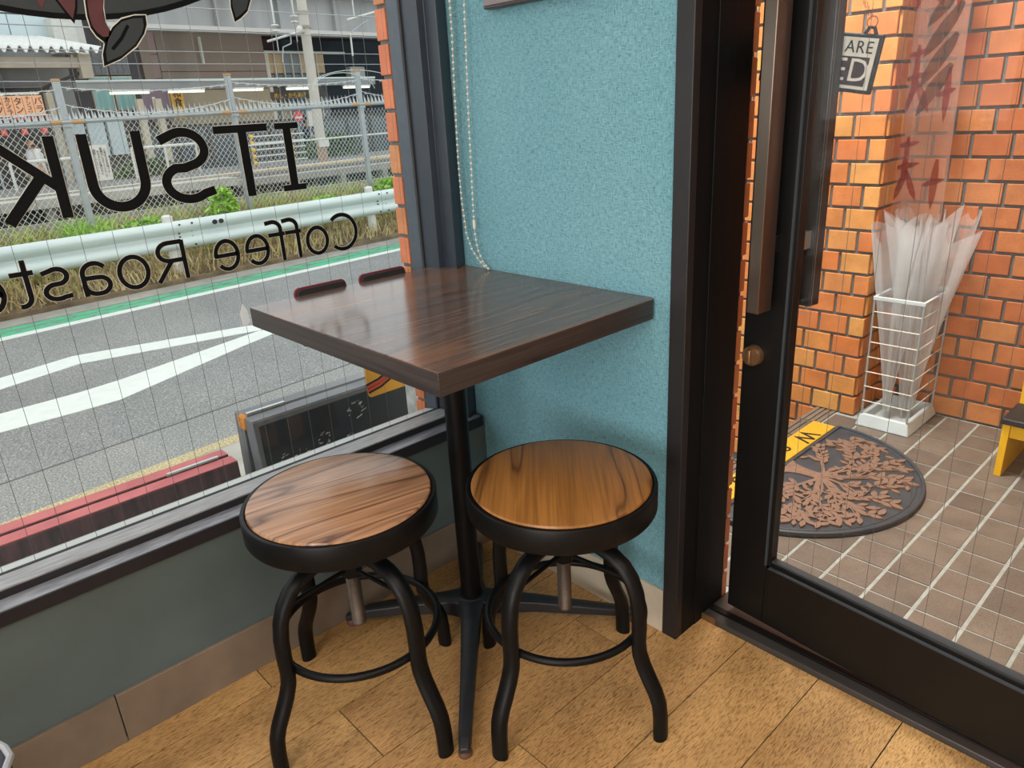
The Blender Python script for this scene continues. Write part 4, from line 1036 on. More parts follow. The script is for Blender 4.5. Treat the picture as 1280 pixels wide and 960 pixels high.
def guardrail():
    t = street('guard_rail', 0, 6.86, ZG); tag(t, 'pale galvanised guard rail along the far side of the road', 'guard rail')
    zc = 0.495
    prof = [(0.02,-0.15),(-0.02,-0.145),(-0.055,-0.115),(-0.06,-0.085),(-0.045,-0.045),(-0.005,-0.015),(-0.005,0.015),(-0.045,0.045),(-0.06,0.085),(-0.055,0.115),(-0.02,0.145),(0.02,0.15)]
    back = [(a+0.006, b*0.985) for a, b in reversed(prof)]
    L0, L1 = -12, 16
    MB().prism([(a, zc+b) for a, b in prof+back], L0, L1, lambda a, b, d: (d, a, b)).build('beam', M['galv'], t, angle=40)
    for u in (-5.8, -3.1, -0.4, 2.34, 5.07, 7.8, 10.5):
        p = MB().tube([(u, 0.075, -0.2), (u, 0.075, 0.69)], 0.055, 14).build('post', M['post_white'], t)
        MB().lathe([(0.0001,0.715),(0.03,0.712),(0.052,0.70),(0.057,0.688),(0.0001,0.688)], 14, (u, 0.075, 0)).build('post_cap', M['post_white'], p)
        MB().box(u-0.03, u+0.03, 0.0, 0.03, zc-0.06, zc+0.06).build('bracket', M['galv'], p)
        for du in (0.06, 0.20):
            for dz in (-0.115, -0.02, 0.02, 0.115):
                if du > 0.1 and abs(dz) < 0.05: dz *= 1.6
                y_ = -0.058 if abs(dz) > 0.08 else -0.012
                MB().lathe([(0.0001,0),(0.011,0),(0.009,0.012),(0.0001,0.013)], 8).build('bolt', M['ink'], p).matrix_local = Matrix.Translation((u+du, y_, zc+dz)) @ Matrix.Rotation(R(90), 4, 'X')
    # two round black spray marks on the beam
    for du in (0.0, 0.075):
        MB().prism([(2.80+du+0.032*math.cos(R(a)), zc+0.088+0.026*math.sin(R(a))) for a in range(0, 360, 30)], -0.062, -0.0605, lambda a, b, d: (a, d, b)).build('black_mark', M['ink'], t)
guardrail()

def fence():
    t = street('chain_link_fence', 0, 8.0, 0); tag(t, 'zinc chain-link railway fence topped with spikes and barbed wire', 'fence')
    U0, U1 = -2.2, 10.2
    zt = lambda u: 1.145+0.0115*(u-1.3)
    us = [-2.06+2.0*k-0.0 for k in range(0, 7)]; us = [-2.06, -0.06, 1.95, 3.92, 5.93, 7.93, 9.93]
    for u in us:
        h_ = 1.56+0.02*(u-1.9)
        p = MB().box(u-0.035, u+0.035, -0.03, 0.03, -0.55, h_).build('fence_post', M['zinc'], t, bevel=0.008)
        MB().box(u-0.036, u+0.036, -0.031, 0.031, h_, h_+0.025).build('post_cap', M['rust'], p)
        MB().box(u-0.05, u+0.05, -0.045, -0.028, zt(u)-0.05, zt(u)-0.02).build('post_clamp', M['zinc'], p)
    MB().tube([(U0, -0.02, zt(U0)), (U1, -0.02, zt(U1))], 0.023, 8).build('top_rail', M['zinc'], t)
    for u in us[1:6]:
        for s in (-1, 1): MB().tube([(u+s*0.05, -0.02, zt(u)), (u+s*0.17, -0.02, zt(u))], 0.0238, 8).build('rust_band', M['rust'], t)
    MB().tube([(4.0, 0, 0.76), (U1, 0, 0.80)], 0.012, 6).build('mid_rail', M['mesh'], t)
    MB().tube([(U0, 0, 0.42), (U1, 0, 0.47)], 0.008, 6).build('mid_rail', M['mesh'], t)
    ms = MB(); dx, dz = 0.066, 0.078; zb = -0.06; n = int((U1-U0)/dx)
    H_ = 1.14-zb; run = H_/dz*dx
    for k in range(-int(run/dx)-1, n+1):
        for s in (1, -1):
            a = Vector((U0+k*dx, 0, zb)); b = Vector((U0+k*dx+run, 0, zb+H_))
            if s < 0: a, b = Vector((a.x, 0, zb+H_)), Vector((b.x, 0, zb))
            dlt = b-a; t0 = max(0, (U0-a.x)/dlt.x); t1 = min(1, (U1-a.x)/dlt.x)
            if t1-t0 < 0.02: continue
            ms.tube([a+dlt*t0, a+dlt*t1], 0.0026, 4, caps=False)
    ms.build('chain_link_mesh', M['mesh'], t, kind='stuff')
    sp = MB(); u = U0
    while u < U1:
        z = zt(u)+0.022
        sp.box(u, u+0.05, -0.03, -0.005, z, z+0.006)
        sp.add([(u+0.002,-0.02,z),(u+0.034,-0.02,z),(u+0.001,-0.03,z+0.12)], [(0,1,2),(2,1,0)])
        sp.add([(u+0.026,-0.012,z),(u+0.056,-0.012,z),(u+0.050,0.01,z+0.075)], [(0,1,2),(2,1,0)])
        u += 0.066
    sp.build('spike_strip', plain('bright_zinc_spike', srgb(186,190,188), 0.4, 0.2), t, kind='stuff')
    bw = MB()
    for lv, sag in ((1.50, 0.05), (1.33, 0.12)):
        for a, b in zip(us[:-1], us[1:]):
            pts = []
            for i in range(41):
                q = i/40; pts.append((a+(b-a)*q, -0.02, lv+0.0115*(a-1.9)-sag*4*q*(1-q)+0.006*math.sin(i*2.1)))
            bw.tube(pts, 0.0045, 4)
            for i in range(2, 40, 3):
                c = Vector(pts[i]); bw.tube([c+Vector((-.018,0,-.02)), c+Vector((.018,0,.02))], 0.0028, 3); bw.tube([c+Vector((.018,0,-.016)), c+Vector((-.018,0,.018))], 0.0028, 3)
    # loose coil of barbed wire around the right post
    c0 = Vector((5.93, -0.02, 1.46))
    bw.tube([c0+Vector((0.75*math.cos(R(a)), 0.05, 0.20*math.sin(R(a)))) for a in range(-15, 200, 10)], 0.004, 4)
    bw.tube([c0+Vector((-0.3+0.55*math.cos(R(a)), -0.05, -0.1+0.26*math.sin(R(a)))) for a in range(10, 180, 10)], 0.004, 4)
    bw.build('barbed_wire', M['mesh'], t, kind='stuff')
fence()
def notice():
    t = street('notice_board', 2.195, 7.95, 0.71); tag(t, 'white notice board with four columns of Japanese text on the fence', 'notice')
    MB().box(-0.086, 0.086, -0.012, 0.0, -0.19, 0.19).build('board', M['sign_white'], t, bevel=0.003)
    for i, s in enumerate(('公道は大変危険です。', '駅構内に立ち入らないで', '安全のため柵の中に', '線路に入らないこと。')):
        tm = text_mesh(s, 0.031, 0.001, vert=True); tm.materials.append(M['ink'])
        inst('notice_text', tm, M['ink'], t, (-(-0.054+0.036*i), -0.0135, 0.0), (R(90), 0, 0))
    MB().box(-0.06, -0.045, 0.0, 0.05, 0.12, 0.14).build('hook', M['zinc'], t)
    MB().box(0.045, 0.06, 0.0, 0.05, 0.12, 0.14).build('hook', M['zinc'], t)
notice()

# ------------------------------------------------------------------ RAILWAY PLATFORM AND STATION STREET
struct(sbuild(MB().box(-30, 60, 9.0, 10.6, ZG-1.2, ZG-0.62), 'track_bed', M['ballast']), 'dark stony track bed below the platform')
rail_t = street('rail_track', 0, 9.7, ZG-0.62); tag(rail_t, 'pair of steel rails on the dark track bed', 'railway track')
for v_ in (-0.53, 0.53): MB().box(-20, 40, v_-0.035, v_+0.035, 0.06, 0.2).box(-20, 40, v_-0.06, v_+0.06, 0.0, 0.06).build('rail', M['rod'], rail_t)
pf_ = sbuild(MB().box(-20, 50, 10.75, 15.0, ZG-1.2, 0.13), 'platform', M['platform']); struct(pf_, 'station platform behind the fence')
MB().box(-20, 5.2, 10.50, 10.95, 0.08, 0.205).build('edge_coping', M['platform_edge'], pf_)
MB().box(5.2, 50, 10.62, 10.95, 0.03, 0.14).build('edge_coping', M['concrete'], pf_)
MB().box(-20, 50, 10.95, 11.3, 0.13, 0.20).build('edge_paving', M['platform'], pf_)
MB().box(-20, 50, 11.3, 11.62, 0.13, 0.205).build('yellow_line', plain('ochre_tactile_strip', srgb(206,160,70), 0.8, var=0.15, vscale=3), pf_)
MB().box(-20, 50, 10.735, 10.748, ZG-1.0, 0.12).build('void_face', M['dark'], pf_)  # dark sheet painted in for the shade under the platform edge
MB().box(-20, 50, 10.35, 10.46, ZG-1.0, -0.10).build('foot_wall', M['concrete'], pf_)
for u in range(-4, 12, 1): MB().box(u+0.3, u+0.42, 10.60, 10.74, ZG-1.0, 0.08).build('platform_leg', M['concrete'], pf_)
struct(sbuild(MB().box(-30, 60, 15.0, 40, ZG-1.2, ZG+0.05), 'station_street', M['platform']), 'street behind the platform')
def rope_gate():
    t = street('platform_gate', 7.8, 13.6, 0.0); tag(t, 'platform rope gate of five white bars with yellow couplers', 'gate')
    for u in (-0.48, 0.48): MB().tube([(u, 0, 0.13), (u, 0, 0.78)], 0.025, 8).build('gate_post', M['zinc'], t)
    for k in range(5):
        z = 0.215+0.132*k
        MB().tube([(-0.52, -0.03, z), (0.80, -0.03, z)], 0.016, 6).build('white_bar', M['post_white'], t)
        for u in (-0.48, 0.46):
            o = MB().lathe([(0.0001,-0.05),(0.03,-0.045),(0.05,0.0),(0.03,0.045),(0.0001,0.05)], 8).build('yellow_coupler', M['yellow'], t); o.location = (u, -0.035, z)
rope_gate()
def barrier(u0, u1, v, zt, label):
    t = street('white_railing', u0, v, ZG+0.05 if v > 15 else 0.13); tag(t, label, 'railing', None)
    b = 0.0
    MB().tube([(0, 0, zt), (u1-u0, 0, zt)], 0.03, 8).build('rail', M['post_white'], t)
    for i in range(3):
        u = (u1-u0)*i/2; MB().tube([(u, 0, 0), (u, 0, zt)], 0.025, 8).build('post', M['post_white'], t)
barrier(3.0, 4.3, 14.2, 0.46, 'white railing in front of the walking person')
barrier(5.1, 6.4, 14.2, 0.55, 'white railing right of the notice board')
def hedge(u0, u1, v, z, h_, label, seed):
    leafy('hedge', label, (u0+u1)/2, v, z, (u1-u0)/2, 0.25, h_, 900, M['hedge'], 0.06, 'hedge', seed=seed)
hedge(4.7, 6.2, 14.5, 0.10, 0.35, 'low dark hedge behind the notice board', 8)
hedge(8.9, 10.9, 14.5, 0.05, 0.62, 'dark hedge right of the platform gate', 9)
def pole():
    t = street('concrete_pole', 9.48, 13.0, -0.55); t.location = W(8.62, 13.0, 0.0); tag(t, 'tall concrete catenary pole with a brown foot', 'pole')
    MB().tube([(0,0,-0.6), (0.0,0,0.55)], [0.115, 0.11], 16).build('pole_foot', M['pole_brown'], t)
    MB().tube([(0,0,0.55), (0,0,5.2)], [0.11, 0.09], 16).build('pole_shaft', M['pole'], t)
    for z in (2.78, 3.05): MB().lathe([(0.0001,z),(0.13,z),(0.13,z+0.05),(0.0001,z+0.05)], 16).build('pole_band', M['concrete'], t)
    MB().box(-0.12, 0.12, -0.13, -0.09, 0.45, 0.62).build('pole_plate', M['post_white'], t)
    for z, ln, sg_ in ((2.63, 0.95, -1),):
        a = MB().tube([(0.0, -0.05, z+0.12), (sg_*ln, -0.05, z-0.12)], 0.022, 8).build('bracket_arm', M['post_white'], t)
        i_ = MB().lathe([(0.0001,0),(0.06,0.01),(0.09,0.03),(0.06,0.05),(0.09,0.07),(0.05,0.1),(0.0001,0.11)], 12).build('insulator', M['post_white'], t)
        i_.matrix_local = Matrix.Translation((sg_*0.12, -0.05, z+0.10)) @ Matrix.Rotation(R(-84), 4, 'Y')
        MB().tube([(sg_*0.4, -0.05, z+0.02), (sg_*0.42, -0.05, z-0.15), (sg_*0.62, -0.05, z-0.22), (sg_*0.68, -0.05, z-0.5)], 0.014, 6).build('steady_arm', M['zinc'], t)
pole()
def arm_bracket():
    t = street('catenary_bracket', 10.42, 13.0, 3.2); tag(t, 'catenary bracket with round white insulator hanging right of the pole', 'bracket')
    MB().tube([(-0.70,0,-0.22), (0.22,0,0.0)], 0.022, 8).build('bracket_arm', M['post_white'], t)
    MB().sphere((0.26,0,0.02), 0.075, 12, 8).build('insulator', M['post_white'], t)
    MB().tube([(-0.12,0,-0.04), (-0.10,0,-0.20), (-0.30,0,-0.28), (-0.62,0,-0.46)], 0.015, 6).build('steady_arm', M['zinc'], t)
    MB().tube([(-0.66,0,-0.46), (-0.665,0,-0.93)], 0.02, 6).build('drop_rod', M['post_white'], t)
    MB().tube([(-0.5,0,-0.16), (-0.5,0,0.9)], 0.014, 6).build('drop_rod', M['post_white'], t)
arm_bracket()
wiresrc = [(-8, 2.95, 18, 3.05), (-8, 2.68, 18, 2.62), (-8, 3.35, 18, 3.42), (-8, 2.15, 18, 2.1), (-8, 1.98, 18, 1.72), (-8, 2.38, 18, 2.34)]
for i, (a, za, b, zb) in enumerate(wiresrc):
    t = MB().tube([(a, 12.6+0.15*i, za), ((a+b)/2, 12.6+0.15*i, (za+zb)/2-0.02), (b, 12.6+0.15*i, zb)], 0.011 if i < 3 else 0.007, 5).build('overhead_wire', M['zinc'])
    t.rotation_euler = (0,0,TH)
    tag(t, 'thin grey overhead wire above the railway, %s of the level wires from the top' % ('second','third','topmost','fifth','lowest','fourth')[i], 'overhead wire', 'overhead wires above the railway')
def hanging_insulator(u, z0, z1, label):
    t = street('hanging_insulator', u, 12.6, z0); tag(t, label, 'insulator')
    MB().tube([(0,0,0), (0,0,z1-z0)], 0.02, 6).build('rod', M['post_white'], t)
    for k in range(2): MB().lathe([(0.0001,0),(0.075,0.01),(0.075,0.03),(0.0001,0.05)], 10, (0,0,-0.06-0.1*k)).build('disc', M['post_white'], t)
    MB().tube([(0,0,-0.2), (0,0,-0.5)], 0.012, 6).build('rod', M['zinc'], t)
hanging_insulator(7.66, 2.8, 4.4, 'white hanging insulator string left of the concrete pole')
hanging_insulator(8.12, 2.98, 3.5, 'short white drop rod just left of the concrete pole')
# station canopy beam with strip lights
t = street('canopy_beam', 0, 15.6, 0); tag(t, 'long grey canopy beam carrying the strip lights', 'beam')
MB().box(4.9, 12.4, 0, 0.15, 1.80, 1.96).build('beam', M['canopy_grey'], t); MB().box(4.9, 12.4, -0.02, 0.0, 1.95, 1.99).build('gutter_lip', M['galv'], t)
for i, (a, b) in enumerate(((2.9, 4.2), (5.5, 6.32), (6.72, 7.55), (8.25, 9.02), (9.65, 10.42), (11.35, 12.2))):
    t = street('strip_light', (a+b)/2, 15.62, 1.72); w_ = (b-a)/2
    tag(t, 'lit white strip light in the row under the station canopy, %s from the left' % ('first', 'second', 'third', 'fourth', 'fifth', 'sixth')[i], 'strip light', 'strip lights under the canopy')
    MB().box(-w_, w_, -0.05, 0.05, 0.04, 0.075).build('housing', M['post_white'], t); MB().box(-w_+0.02, w_-0.02, -0.04, 0.04, -0.005, 0.04).build('tube', M['tube'], t)
    MB().box(-0.02, 0.02, 0.0, 0.02, 0.075, 0.1).build('bracket', M['zinc'], t)
# left canopy with corrugated sheet
def canopy():
    t = street('corrugated_canopy', 3.2, 16, 0); tag(t, 'station canopy with corrugated roof edge and tan beam at upper left', 'canopy')
    MB().box(-3, 2.12, 0.0, 0.25, 2.25, 2.44).build('tan_beam', M['canopy_tan'], t)
    MB().box(2.0, 2.22, -0.04, 0.2, 2.05, 2.5).build('beam_end', M['canopy_tan'], t)
    MB().box(-3, 2.1, 0.9, 1.0, 1.97, 2.46).build('soffit_panel', M['canopy_grey'], t)
    cs = MB(); pts = []; u = -3
    while u < 2.3: pts += [(u, 2.52), (u+0.03, 2.52), (u+0.09, 2.63), (u+0.12, 2.63)]; u += 0.182
    n = len(pts)
    cs.add([(a, -0.25, b) for a, b in pts]+[(a, 3.0, b+0.5) for a, b in pts]+[(a, -0.25, b-0.02) for a, b in pts]+[(a, 3.0, b+0.48) for a, b in pts],
           [(i, i+1, n+i+1, n+i) for i in range(n-1)]+[(2*n+i, 3*n+i, 3*n+i+1, 2*n+i+1) for i in range(n-1)]+[(i, 2*n+i, 2*n+i+1, i+1) for i in range(n-1)])
    cs.build('roof_sheet', M['roof_sheet'], t, angle=20)
    MB().tube([(2.12, 0.1, 2.2), (1.2, 0.3, 1.85), (-3, 0.3, 1.8)], 0.03, 6).build('pipe', M['dark'], t)
canopy()
def building(name, label, cat='building'):
    t = street(name, 0, 0, 0); return tag(t, label, cat)
t = building('glazed_upper_wall', 'pale blue glazed upper wall above the corrugated canopy')
for i in range(8):
    u = -1.2+0.92*i; 
    MB().box(u, u+0.9, 19.6, 19.7, 3.05, 3.62).build('glazing_panel', M['pale_blue'], t)
    MB().box(u, u+0.9, 19.6, 19.7, 3.66, 4.3).build('glazing_panel', M['pale_blue'], t)
MB().box(-1.4, 6.3, 19.7, 19.9, -0.5, 4.4).build('wall_core', M['canopy_grey'], t)
MB().box(6.0, 6.5, 19.2, 19.7, 2.8, 3.55).build('box_unit', M['post_white'], t); MB().box(6.5, 6.75, 19.4, 19.9, 2.5, 4.4).build('corner_column', M['roof_sheet'], t)
t = building('curtain_window_house', 'station building with mint curtained windows left of the brown wall')
MB().box(6.3, 8.22, 20.1, 22, -0.5, 4.2).build('wall', M['void'], t)
for u in (6.85, 7.4):
    o = MB().box(u, u+0.5, 20.02, 20.1, 1.5, 2.32).build('window', M['cream'], t); MB().box(u+0.03, u+0.47, 20.0, 20.03, 1.53, 2.29).build('curtain', M['teal_curtain'], o)
    o = MB().box(u, u+0.5, 20.02, 20.1, 2.36, 2.95).build('window', M['canopy_grey'], t)
    for k in range(3):
        for j in range(3): MB().box(u+0.03+0.15*k, u+0.165+0.15*k, 20.0, 20.03, 2.39+0.18*j, 2.55+0.18*j).build('pane', M['dark_glass'], o)
t = building('brown_clad_building', 'brown panelled building under the viaduct girder')
MB().box(8.3, 11.95, 20.11, 22, -0.5, 4.2).build('wall_core', M['brown_wall'], t)
zs = [1.95, 2.42, 2.92, 3.62]
for a, b in zip(zs[:-1], zs[1:]): MB().box(8.72, 11.9, 20.0, 20.1, a+0.008, b-0.008).build('cladding_panel', M['brown_wall'], t)
MB().box(8.72, 11.9, 20.02, 20.1, 0.9, 1.94).build('cladding_panel', M['tan_wall'], t)
for a, b in ((1.2, 2.25), (2.26, 2.85), (2.86, 3.4)): MB().prism([(8.25, 20.35), (8.70, 20.0), (8.72, 20.1), (8.3, 20.45)], a+0.008, b-0.008, lambda p, q, d: (p, q, d)).build('angled_panel', M['pink_wall'], t)
MB().box(9.9, 9.95, 19.9, 20.0, 2.6, 3.3).build('downpipe', M['post_white'], t)
t = building('viaduct_girder', 'grey steel viaduct girder crossing the top of the window view', 'girder')
MB().box(7.0, 24, 18.9, 19.2, 3.42, 4.35).build('web', M['girder'], t)
MB().box(7.0, 24, 18.6, 19.4, 3.32, 3.42).build('flange', M['girder_lip'], t)
MB().box(7.0, 24, 18.5, 19.3, 4.35, 4.5).build('flange', M['girder_lip'], t); MB().box(7.0, 24, 18.3, 18.5, 4.6, 4.75).build('handrail', M['girder_lip'], t)
for k in range(7): MB().box(8.0+1.9*k, 8.06+1.9*k, 18.75, 18.9, 3.42, 4.35).build('stiffener', M['girder'], t)
for k in range(5): MB().box(8.0+3.4*k, 8.08+3.4*k, 18.36, 18.44, 4.45, 4.62).build('rail_post', M['girder_lip'], t)
t = building('station_rear_wall', 'dark wall in the shade under the viaduct', 'wall')
MB().box(12.0, 24, 22.05, 22.2, -0.5, 3.6).build('wall', M['void'], t); MB().box(12.0, 24, 19.45, 22.0, 3.5, 3.6).build('soffit', M['void'], t)
t = building('lattice_window_front', 'shop front with cream lattice windows and tan blinds behind the pole')
MB().box(12.02, 14.2, 20.32, 20.6, -0.5, 2.95).build('wall', M['shop_dark'], t)
MB().box(12.0, 12.12, 20.15, 20.3, -0.5, 3.0).build('white_corner_post', M['cream'], t)
MB().box(12.0, 15.0, 20.2, 20.3, 2.93, 3.0).build('head_bar', M['cream'], t)
for i in range(7):
    u = 12.06+0.305*i
    o = MB().box(u, u+0.3, 20.28, 20.32, 2.38, 2.92).build('window', M['curtain_tan'] if i not in (2, 3) else M['canopy_grey'], t)
    MB().box(u-0.018, u+0.012, 20.22, 20.3, 1.98, 2.93).build('mullion', M['cream'], t)
    MB().box(u+0.01, u+0.3, 20.28, 20.32, 2.0, 2.34).build('pane', M['dark_glass'], t)
    o = MB().box(u, u+0.3, 20.28, 20.32, 1.0, 1.62).build('shop_pane', M['tan_wall'] if i in (1, 4) else M['dark_glass'], t)
    MB().box(u-0.018, u+0.012, 20.22, 20.3, 0.6, 1.66).build('mullion', M['cream'], t)
t = street('yellow_lettering_sign', 12.45, 20.04, 1.72); tag(t, 'dark fascia with yellow Japanese lettering left of the pole', 'sign')
MB().box(-0.7, 0.7, 0.02, 0.1, -0.12, 0.12).build('fascia', M['shop_dark'], t)
tm = text_mesh('めし・からあげ', 0.165, 0.01); tm.materials.append(M['yellow']); inst('fascia_text', tm, M['yellow'], t, (0.17, 0.01, 0), (R(90), 0, 0))
t = street('blue_column', 16.55, 19.5, -0.5); tag(t, 'pale blue-grey square viaduct column beside the brick reveal', 'column')
MB().box(-0.32, 0.32, -0.3, 0.3, 0, 4.0).build('shaft', M['blue_column'], t); MB().box(-0.36, 0.36, -0.34, 0.34, 0, 0.2).build('base', M['concrete'], t)
t = street('meter_box', 15.6, 20.4, 2.15); tag(t, 'white meter box on the dark wall under the viaduct', 'box')
MB().box(-0.3, 0.3, 0, 0.25, 0, 0.42).build('box', M['post_white'], t, bevel=0.02); MB().tube([(0, 0.2, 0.42), (0, 0.2, 1.35)], 0.03, 6).build('conduit', M['concrete'], t); MB().box(-0.1, 0.1, 0.25, 1.5, 0.1, 0.3).build('bracket', M['dark'], t)
# shop fronts behind the platform
t = building('izakaya_front', 'dark open bar front with menu boards and red lanterns')
MB().box(-1.5, 4.95, 17.2, 17.4, -0.5, 1.95).box(4.95, 6.4, 17.2, 17.4, -0.5, 1.28).build('wall', M['shop_dark'], t); MB().box(-1.5, 4.4, 16.5, 17.2, 1.75, 1.8).build('awning', M['dark'], t)
MB().box(4.5, 5.2, 16.9, 17.2, 0.0, 1.0).build('counter', M['concrete'], t)
for k in range(3): MB().box(5.05+0.42*k, 5.4+0.42*k, 17.1, 17.2, 0.5, 1.3).build('pane', M['pale_blue'], t)
mb_ = street('menu_sign', 3.62, 15.2, 1.38); tag(mb_, 'row of peach menu boards with black Japanese words', 'menu board')
for i, s in enumerate(('ガツ', 'ハツ', 'カシラ', 'タン', 'ナンコツ', 'バラ')):
    o = MB().box(-0.52+0.168*i, -0.36+0.168*i, 0, 0.02, 0, 0.34).build('menu_panel', M['menu'], mb_, bevel=0.004)
    tm = text_mesh(s, (0.15, 0.15, 0.11, 0.15, 0.085, 0.15)[i], 0.004, vert=True); tm.materials.append(M['ink'])
    inst('menu_text', tm, M['ink'], o, (-0.44+0.168*i, -0.004, 0.165), (R(90), 0, 0))
MB().box(-0.54, 0.50, 0.02, 0.05, 0.33, 0.36).build('hanging_rail', M['dark'], mb_); MB().box(-0.4, -0.36, 0.03, 1.4, 0.335, 0.355).build('support', M['dark'], mb_); MB().box(0.3, 0.34, 0.03, 1.4, 0.335, 0.355).build('support', M['dark'], mb_)
def lantern(u, v, z, r_, label, group):
    t = street('paper_lantern', u, v, z); tag(t, label, 'lantern', group)
    MB().lathe([(r_*0.4,-r_),(r_*0.8,-r_*0.75),(r_,0),(r_*0.8,r_*0.75),(r_*0.4,r_)], 12).build('shade', M['lantern'], t)
    MB().lathe([(0.0001,r_),(r_*0.42,r_),(r_*0.42,r_*1.15),(0.0001,r_*1.15)], 10).build('cap', M['ink'], t)
for i in range(3): lantern(3.30+0.335*i, 15.1, 1.09, 0.06, 'large red paper lantern below the menu boards, %s from the left' % ('first', 'second', 'third')[i], 'large lanterns')
for i in range(8): lantern(3.36+0.103*i, 15.1, 1.325, 0.032, 'small red lantern directly under the menu boards, %s in the row from the left' % ('first','second','third','fourth','fifth','sixth','seventh','last')[i], 'small lanterns in a row')
t = street('lantern_rail', 3.6, 15.1, 1.36); tag(t, 'thin pale rail carrying the small red lanterns', 'rail')
MB().tube([(-0.6,0,0.01), (0.55,0,0.01)], 0.012, 6).build('rail', M['post_white'], t); MB().tube([(-0.6,0,-0.2), (0.9,0,-0.2)], 0.015, 6).build('lower_rail', M['zinc'], t)
for u in (-0.55, 0.55): MB().tube([(u,0,-1.85), (u,0,0.02)], 0.02, 6).build('stand', M['zinc'], t)
for u, v, zt, label in ((5.88, 15.2, 1.2, 'beige column behind the letter between notice board and brown wall'), (6.35, 15.4, 1.2, 'wide beige column left of the rope gate'), (4.55, 16.2, 1.4, 'grey-beige column behind the left fence post')):
    t = street('beige_column', u, v, -0.5); tag(t, label, 'column')
    MB().box(-0.06, 0.06, -0.06, 0.06, 0, zt+0.9).build('shaft', M['beige_post'], t); MB().box(-0.08, 0.08, -0.08, 0.08, 0, 0.1).build('base', M['concrete'], t)
t = street('mauve_sign', 8.05, 19.2, 1.22); tag(t, 'mauve hanging shop sign beside an ochre sign', 'sign')
MB().box(-0.35, 0.33, 0, 0.06, 0, 0.75).build('panel', M['purple'], t); MB().box(-0.1, -0.02, -0.012, 0, 0.12, 0.55).build('pale_figure', M['sign_white'], t); MB().box(0.26, 0.31, 0.0, 0.85, 0.7, 0.75).build('bracket', M['dark'], t)
t = street('ochre_sign', 8.6, 19.15, 1.22); tag(t, 'narrow ochre vertical sign at the corner of the brown wall', 'sign')
MB().box(-0.17, 0.17, 0, 0.06, 0, 0.82).build('panel', M['orange'], t)
tm = text_mesh('和食', 0.24, 0.01, vert=True); tm.materials.append(M['ink']); inst('sign_text', tm, M['ink'], t, (0, -0.008, 0.5), (R(90), 0, 0)); MB().box(-0.05, 0.0, 0.0, 0.88, 0.7, 0.75).build('bracket', M['dark'], t)
t = building('shop_row', 'dark glazed shop row at street level below the brown wall')
MB().box(6.5, 16.3, 19.6, 19.8, -0.5, 1.05).build('wall', M['shop_dark'], t)
for k in range(10): MB().box(6.7+0.95*k, 7.5+0.95*k, 19.55, 19.6, -0.2, 0.95).build('shop_window', M['dark_glass'], t)
t = street('poster_board', 10.3, 15.6, 0.85); tag(t, 'white and blue notice case standing left of the pole', 'notice case')
MB().box(-0.16, 0.16, 0, 0.06, 0, 0.42).build('case', M['sign_white'], t); MB().box(-0.16, 0.16, -0.01, 0, 0.37, 0.42).build('blue_header', plain('blue_header', srgb(90,140,190), 0.6), t)
for u in (-0.12, 0.12): MB().box(u-0.015, u+0.015, 0.02, 0.05, -0.72, 0.0).build('leg', M['zinc'], t)
t = street('red_round_sign', 9.85, 15.6, 1.1); tag(t, 'red and white round sign beside the notice case', 'sign')
MB().lathe([(0.0001,0),(0.13,0),(0.13,0.03),(0.0001,0.03)], 20).build('disc', plain('sign_red', srgb(200,64,72), 0.6), t).rotation_euler = (R(90), 0, 0)
MB().box(-0.1, 0.1, -0.04, -0.03, -0.05, 0.0).build('white_bar', M['sign_white'], t); MB().tube([(0, 0.03, 0.1), (0, 0.03, -0.97)], 0.015, 6).build('stem', M['zinc'], t)
t = street('orange_pole', 13.25, 16.0, ZG+0.05); tag(t, 'slim orange pole standing right of the concrete pole', 'pole')
MB().tube([(0,0,0), (0,0,2.4)], 0.035, 8).build('shaft', M['orange'], t); MB().box(-0.06, 0.06, -0.06, 0.06, 0, 0.08).build('base', M['concrete'], t)

